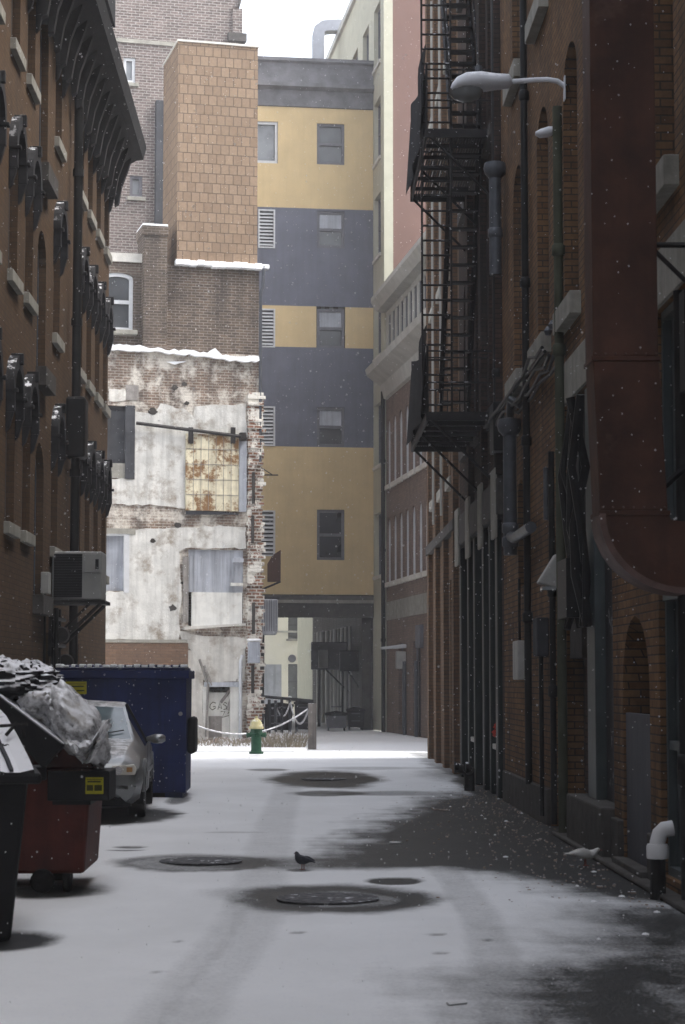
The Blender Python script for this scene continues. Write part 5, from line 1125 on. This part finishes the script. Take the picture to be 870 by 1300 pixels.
for sx_ in (-1, 1):
    for yy in (2.62,): MB().prism([(sx_*.82, .87), (sx_*.805, .87), (sx_*.535, 1.36), (sx_*.55, 1.37)], yy-.04, yy+.04).build('pillar', 'plastic_black', car)
    for yy in (1.72, 2.66, 3.5): MB().box(min(sx_*.852, sx_*.848), max(sx_*.852, sx_*.848), yy-.006, yy+.006, .3, .85).build('door_seam', 'plastic_black', car)
    MB().box(min(sx_*.85, sx_*.868), max(sx_*.85, sx_*.868), 1.3, 3.3, .50, .545).build('side_trim', 'car_silver', car, bevel=.005)
    mb = MB(); mb.rings([[(sx_*(.86+x_), 1.78+.07*s3*cos(2*pi*j/14), .93+.062*s3*sin(2*pi*j/14)) for j in range(14)] for x_, s3 in ((-.03, .4), (.02, .7), (.08, 1), (.17, .95), (.21, .5))]); mb.build('wing_mirror', 'car_silver', car, smooth=True)
    for yy in (.82, 3.42):
        wh = MB().lathe([(.20, -.10), (.30, -.10), (.315, -.06), (.315, .06), (.30, .10), (.20, .10)], (sx_*.755, yy, .315), 28, 'x').build('wheel', 'rubber', car, smooth=True)
        MB().lathe([(.01, sx_*.085), (.12, sx_*.09), (.15, sx_*.075), (.205, sx_*.1)], (sx_*.755, yy, .315), 20, 'x').build('rim', 'chrome', wh, smooth=True)
        # arch lip
        mb = MB(); mb.tube([(sx_*.845, yy+.375*cos(a), .33+.37*sin(a)) for a in [pi*i/14 for i in range(15)]], .022, 6); mb.build('arch_lip', 'car_silver', car, smooth=True)
        mb = MB(); mb.prism([(yy+.36*cos(a), .33+.355*sin(a)) for a in [pi*i/14 for i in range(15)]]+[(yy-.36, .18), (yy+.36, .18)], sx_*.62, sx_*.848, 'x'); mb.build('wheel_well', 'plastic_black', car)
    a = MB(); a.prism([(sx_*.46, .545), (sx_*.76, .55), (sx_*.785, .62), (sx_*.75, .675), (sx_*.48, .655)], -.01, .2)
    hl_ = a.build('headlight', 'headlight', car, bevel=.015); 
    MB().lathe([(.05, -.012), (.03, -.002), (.005, -.002)], (sx_*.56, -.012, .605), 14, 'y').build('reflector', 'chrome', hl_); MB().box(min(sx_*.66, sx_*.73), max(sx_*.66, sx_*.73), -.02, -.01, .585, .64).build('indicator', 'amber', hl_)
    MB().lathe([(.075, .0), (.07, -.02), (.05, -.015), (.01, -.01)], (sx_*.56, .045, .33), 16, 'y').build('fog_lamp', 'plastic_black', car, smooth=True)
    MB().lathe([(.045, .0), (.02, -.012)], (sx_*.56, .03, .33), 14, 'y').build('fog_lamp_lens', 'glass_pale', car, smooth=True)
MB().box(-.34, .34, -.015, .05, .50, .585).build('grille', 'plastic_black', car, bevel=.01); MB().box(-.36, .36, .0, .1, .25, .36).build('air_intake', 'plastic_black', car, bevel=.01)
MB().box(-.3, .3, -.02, .0, .385, .47).build('number_plate', 'ac_grey', car, bevel=.005)
MB().box(-.70, .70, .3, 4.1, .16, .24).build('underbody', 'plastic_black', car)
for a_1, a_2 in ((-.5, .05), (.1, .55)): MB().tube([(a_1, 1.40, .97), (a_2, 1.55, 1.045)], .008, 5).build('wiper', 'plastic_black', car)

# ------------------------------------------------------------------ manholes, pigeons, litter
def disc(px, py, label, r=.33):
    p_ = ground(px, py); t_ = thing('manhole_cover', label, 'manhole cover', (p_.x, p_.y, .014))
    MB().lathe([(r, 0), (r, .008), (r*.93, .010), (r*.001+.001, .010)], n=36).build('cover', 'manhole', t_)
    MB().lathe([(r+.05, 0), (r+.05, .006), (r+.01, .006)], n=36).build('ring', 'manhole', t_)
disc(416, 1143, 'iron manhole cover in the round melted patch nearest the camera', .34)
disc(255, 1095, 'iron manhole cover in the melted patch left of the dark pigeon')
disc(411, 990, 'iron manhole cover in the far melted patch')
def pigeon(px, py, m, label, face, pose, sc):
    p_ = ground(px, py); t_ = thing('pigeon', label, 'pigeon', (p_.x, p_.y, .012), face); t_.scale = (sc,)*3
    # spine along +x = forwards ; (x, z, half width, half height)
    if pose == 'hunched': sp = [(-.20, .105, .012, .006), (-.16, .115, .03, .010), (-.11, .125, .035, .018), (-.06, .125, .05, .045), (-.01, .125, .062, .06), (.04, .13, .062, .066), (.075, .15, .05, .062), (.095, .18, .036, .042), (.10, .205, .03, .03), (.112, .225, .026, .022), (.118, .238, .008, .006)]
    else: sp = [(-.23, .135, .014, .004), (-.18, .13, .034, .008), (-.12, .125, .04, .018), (-.06, .12, .052, .040), (0, .115, .06, .05), (.05, .115, .058, .052), (.085, .125, .045, .044), (.11, .145, .03, .03), (.128, .162, .026, .024), (.145, .168, .023, .022), (.162, .165, .010, .010)]
    rg_ = []
    for i, (x, z, wx, hz) in enumerate(sp):
        x0_, z0_ = sp[max(i-1, 0)][:2]; x1_, z1_ = sp[min(i+1, len(sp)-1)][:2]; d_ = Vector((x1_-x0_, 0, z1_-z0_)).normalized(); n_ = Vector((-d_.z, 0, d_.x))
        rg_.append([Vector((x, 0, z))+Vector((0, wx*cos(2*pi*j/16), 0))+n_*hz*sin(2*pi*j/16) for j in range(16)])
    mb_ = MB(); mb_.rings(rg_); bd = mb_.build('body', m, t_, smooth=True); ss = bd.modifiers.new('s', 'SUBSURF'); ss.levels = ss.render_levels = 1
    for s_ in (-1, 1):
        w_ = MB(); w_.rings([[(x, s_*(y_+.010*cos(2*pi*j/10)), z+h_*sin(2*pi*j/10)) for j in range(10)] for x, y_, z, h_ in ((.05, .055, .135, .02), (.01, .062, .14, .042), (-.06, .055, .14, .036), (-.12, .04, .135, .02), (-.17, .025, .13, .006))]); w_.build('wing', m, t_, smooth=True)
        l_ = MB(); l_.tube([(.0, s_*.025, .08), (.005, s_*.025, .005)], .006, 6)
        for a in (-.5, 0, .5): l_.tube([(.005, s_*.025, .006), (.005+.03*cos(a), s_*.025+.03*sin(a), .003)], .004, 5)
        l_.tube([(.005, s_*.025, .006), (-.018, s_*.025, .003)], .004, 5); l_.build('leg', 'pigeon_foot', t_)
        e = sp[-3]; MB().lathe([(.001, -.004), (.005, 0), (.001, .004)], (e[0]+.012, s_*e[2]*.8, e[1]+.006), 8, 'y').build('eye', 'pigeon_foot', t_)
    h_ = sp[-2]; bk = MB(); 
    if pose == 'hunched': bk.tube([(.13, 0, .215), (.155, 0, .203)], [.008, .002], 8)
    else: bk.tube([(.16, 0, .165), (.185, 0, .158)], [.008, .002], 8)
    bk.build('beak', 'pigeon_foot' if m == 'pigeon_white' else 'pipe_black', t_)
pigeon(385, 1106, 'pigeon_dark', 'dark grey pigeon standing hunched on the snow in the middle of the alley', R(180-35), 'hunched', .66)
pigeon(743, 1101, 'pigeon_white', 'white pigeon on the bare wet ground near the grey door', R(8), 'level', .86)
rnd = random.Random(77)
for px, py, s_, lab in ((580, 1278, .05, 'small white scrap of litter at the bottom right of the alley'), (503, 1072, .05, 'pale scrap lying at the edge of the bare ground'), (560, 1030, .09, 'twig of pale debris on the snow near the shopfront')):
    p_ = ground(px, py); mb = MB(); mb.rings([[(s_*(i-1.5)*.8+.008*cos(j*pi/3), .02*cos(j*pi/3)*rnd.uniform(.5, 1.5), .02+.01*sin(j*pi/3)) for j in range(6)] for i in range(4)])
    o = mb.build('litter', 'pvc' if s_ < .08 else 'debris'); o.location = (p_.x, p_.y, 0); o.rotation_euler = (0, 0, rnd.uniform(0, 3)); tag(o, lab, 'litter')
mb = MB()
for i in range(900):
    Y = rnd.uniform(15, 34); X = 2.88-abs(rnd.gauss(0, .75)); s_ = rnd.uniform(.004, .016)
    if i % 12 == 0: s_ *= 1.5
    mb.box(X, X+s_*rnd.uniform(.6, 1.8), Y, Y+s_*2, .0, .006+s_*.5)
tag(mb.build('gravel_debris', 'debris'), None, None, kind='stuff')
mb = MB()
for i in range(30):
    Y = rnd.uniform(13, 30); X = 2.85-abs(rnd.gauss(0, .6)); s_ = rnd.uniform(.006, .03)
    mb.lathe([(s_, 0), (s_*.8, .008), (.002, .014)], (X, Y, .008), 7)
tag(mb.build('snow_clumps', 'snow'), None, None, kind='stuff')
# low kerb along the right-hand wall
MB().box(2.74, 2.9, 14.5, 22.3, 0, .05).build('kerb', 'stone_dark', None, bevel=.02)['kind'] = 'structure'

# ------------------------------------------------------------------ air: falling snow and haze
mb = MB(); rnd = random.Random(99)
OCT = [(1, 0, 0), (-1, 0, 0), (0, 1, 0), (0, -1, 0), (0, 0, 1), (0, 0, -1)]; OF_ = [(0, 2, 4), (2, 1, 4), (1, 3, 4), (3, 0, 4), (2, 0, 5), (1, 2, 5), (3, 1, 5), (0, 3, 5)]
vv = []; ff = []
for i in range(16000):
    Y = rnd.uniform(9, 66); X = rnd.uniform(-.16, .20)*Y; Z = 1.65+rnd.uniform(-.17, .36)*Y
    if Z < .05: continue
    r_ = rnd.uniform(.0016, .0042); b0 = len(vv)
    vv += [(X+q_[0]*r_, Y+q_[1]*r_, Z+q_[2]*r_*1.3) for q_ in OCT]; ff += [tuple(k+b0 for k in f_) for f_ in OF_]
mb.v = vv; mb.f = ff; tag(mb.build('falling_snow', 'snow'), None, None, kind='stuff')
hz = MB().box(-45, 50, -100, 125, -1.1, 30); o = hz.build('haze', 'snow'); o['kind'] = 'stuff'
m = bpy.data.materials.new('haze_air'); m.use_nodes = True; m.node_tree.nodes.clear()
ov = m.node_tree.nodes.new('ShaderNodeOutputMaterial'); pv = m.node_tree.nodes.new('ShaderNodeVolumePrincipled')
pv.inputs['Color'].default_value = (.93, .94, .97, 1); pv.inputs['Density'].default_value = .0014
m.node_tree.links.new(pv.outputs[0], ov.inputs['Volume']); o.data.materials.clear(); o.data.materials.append(m)
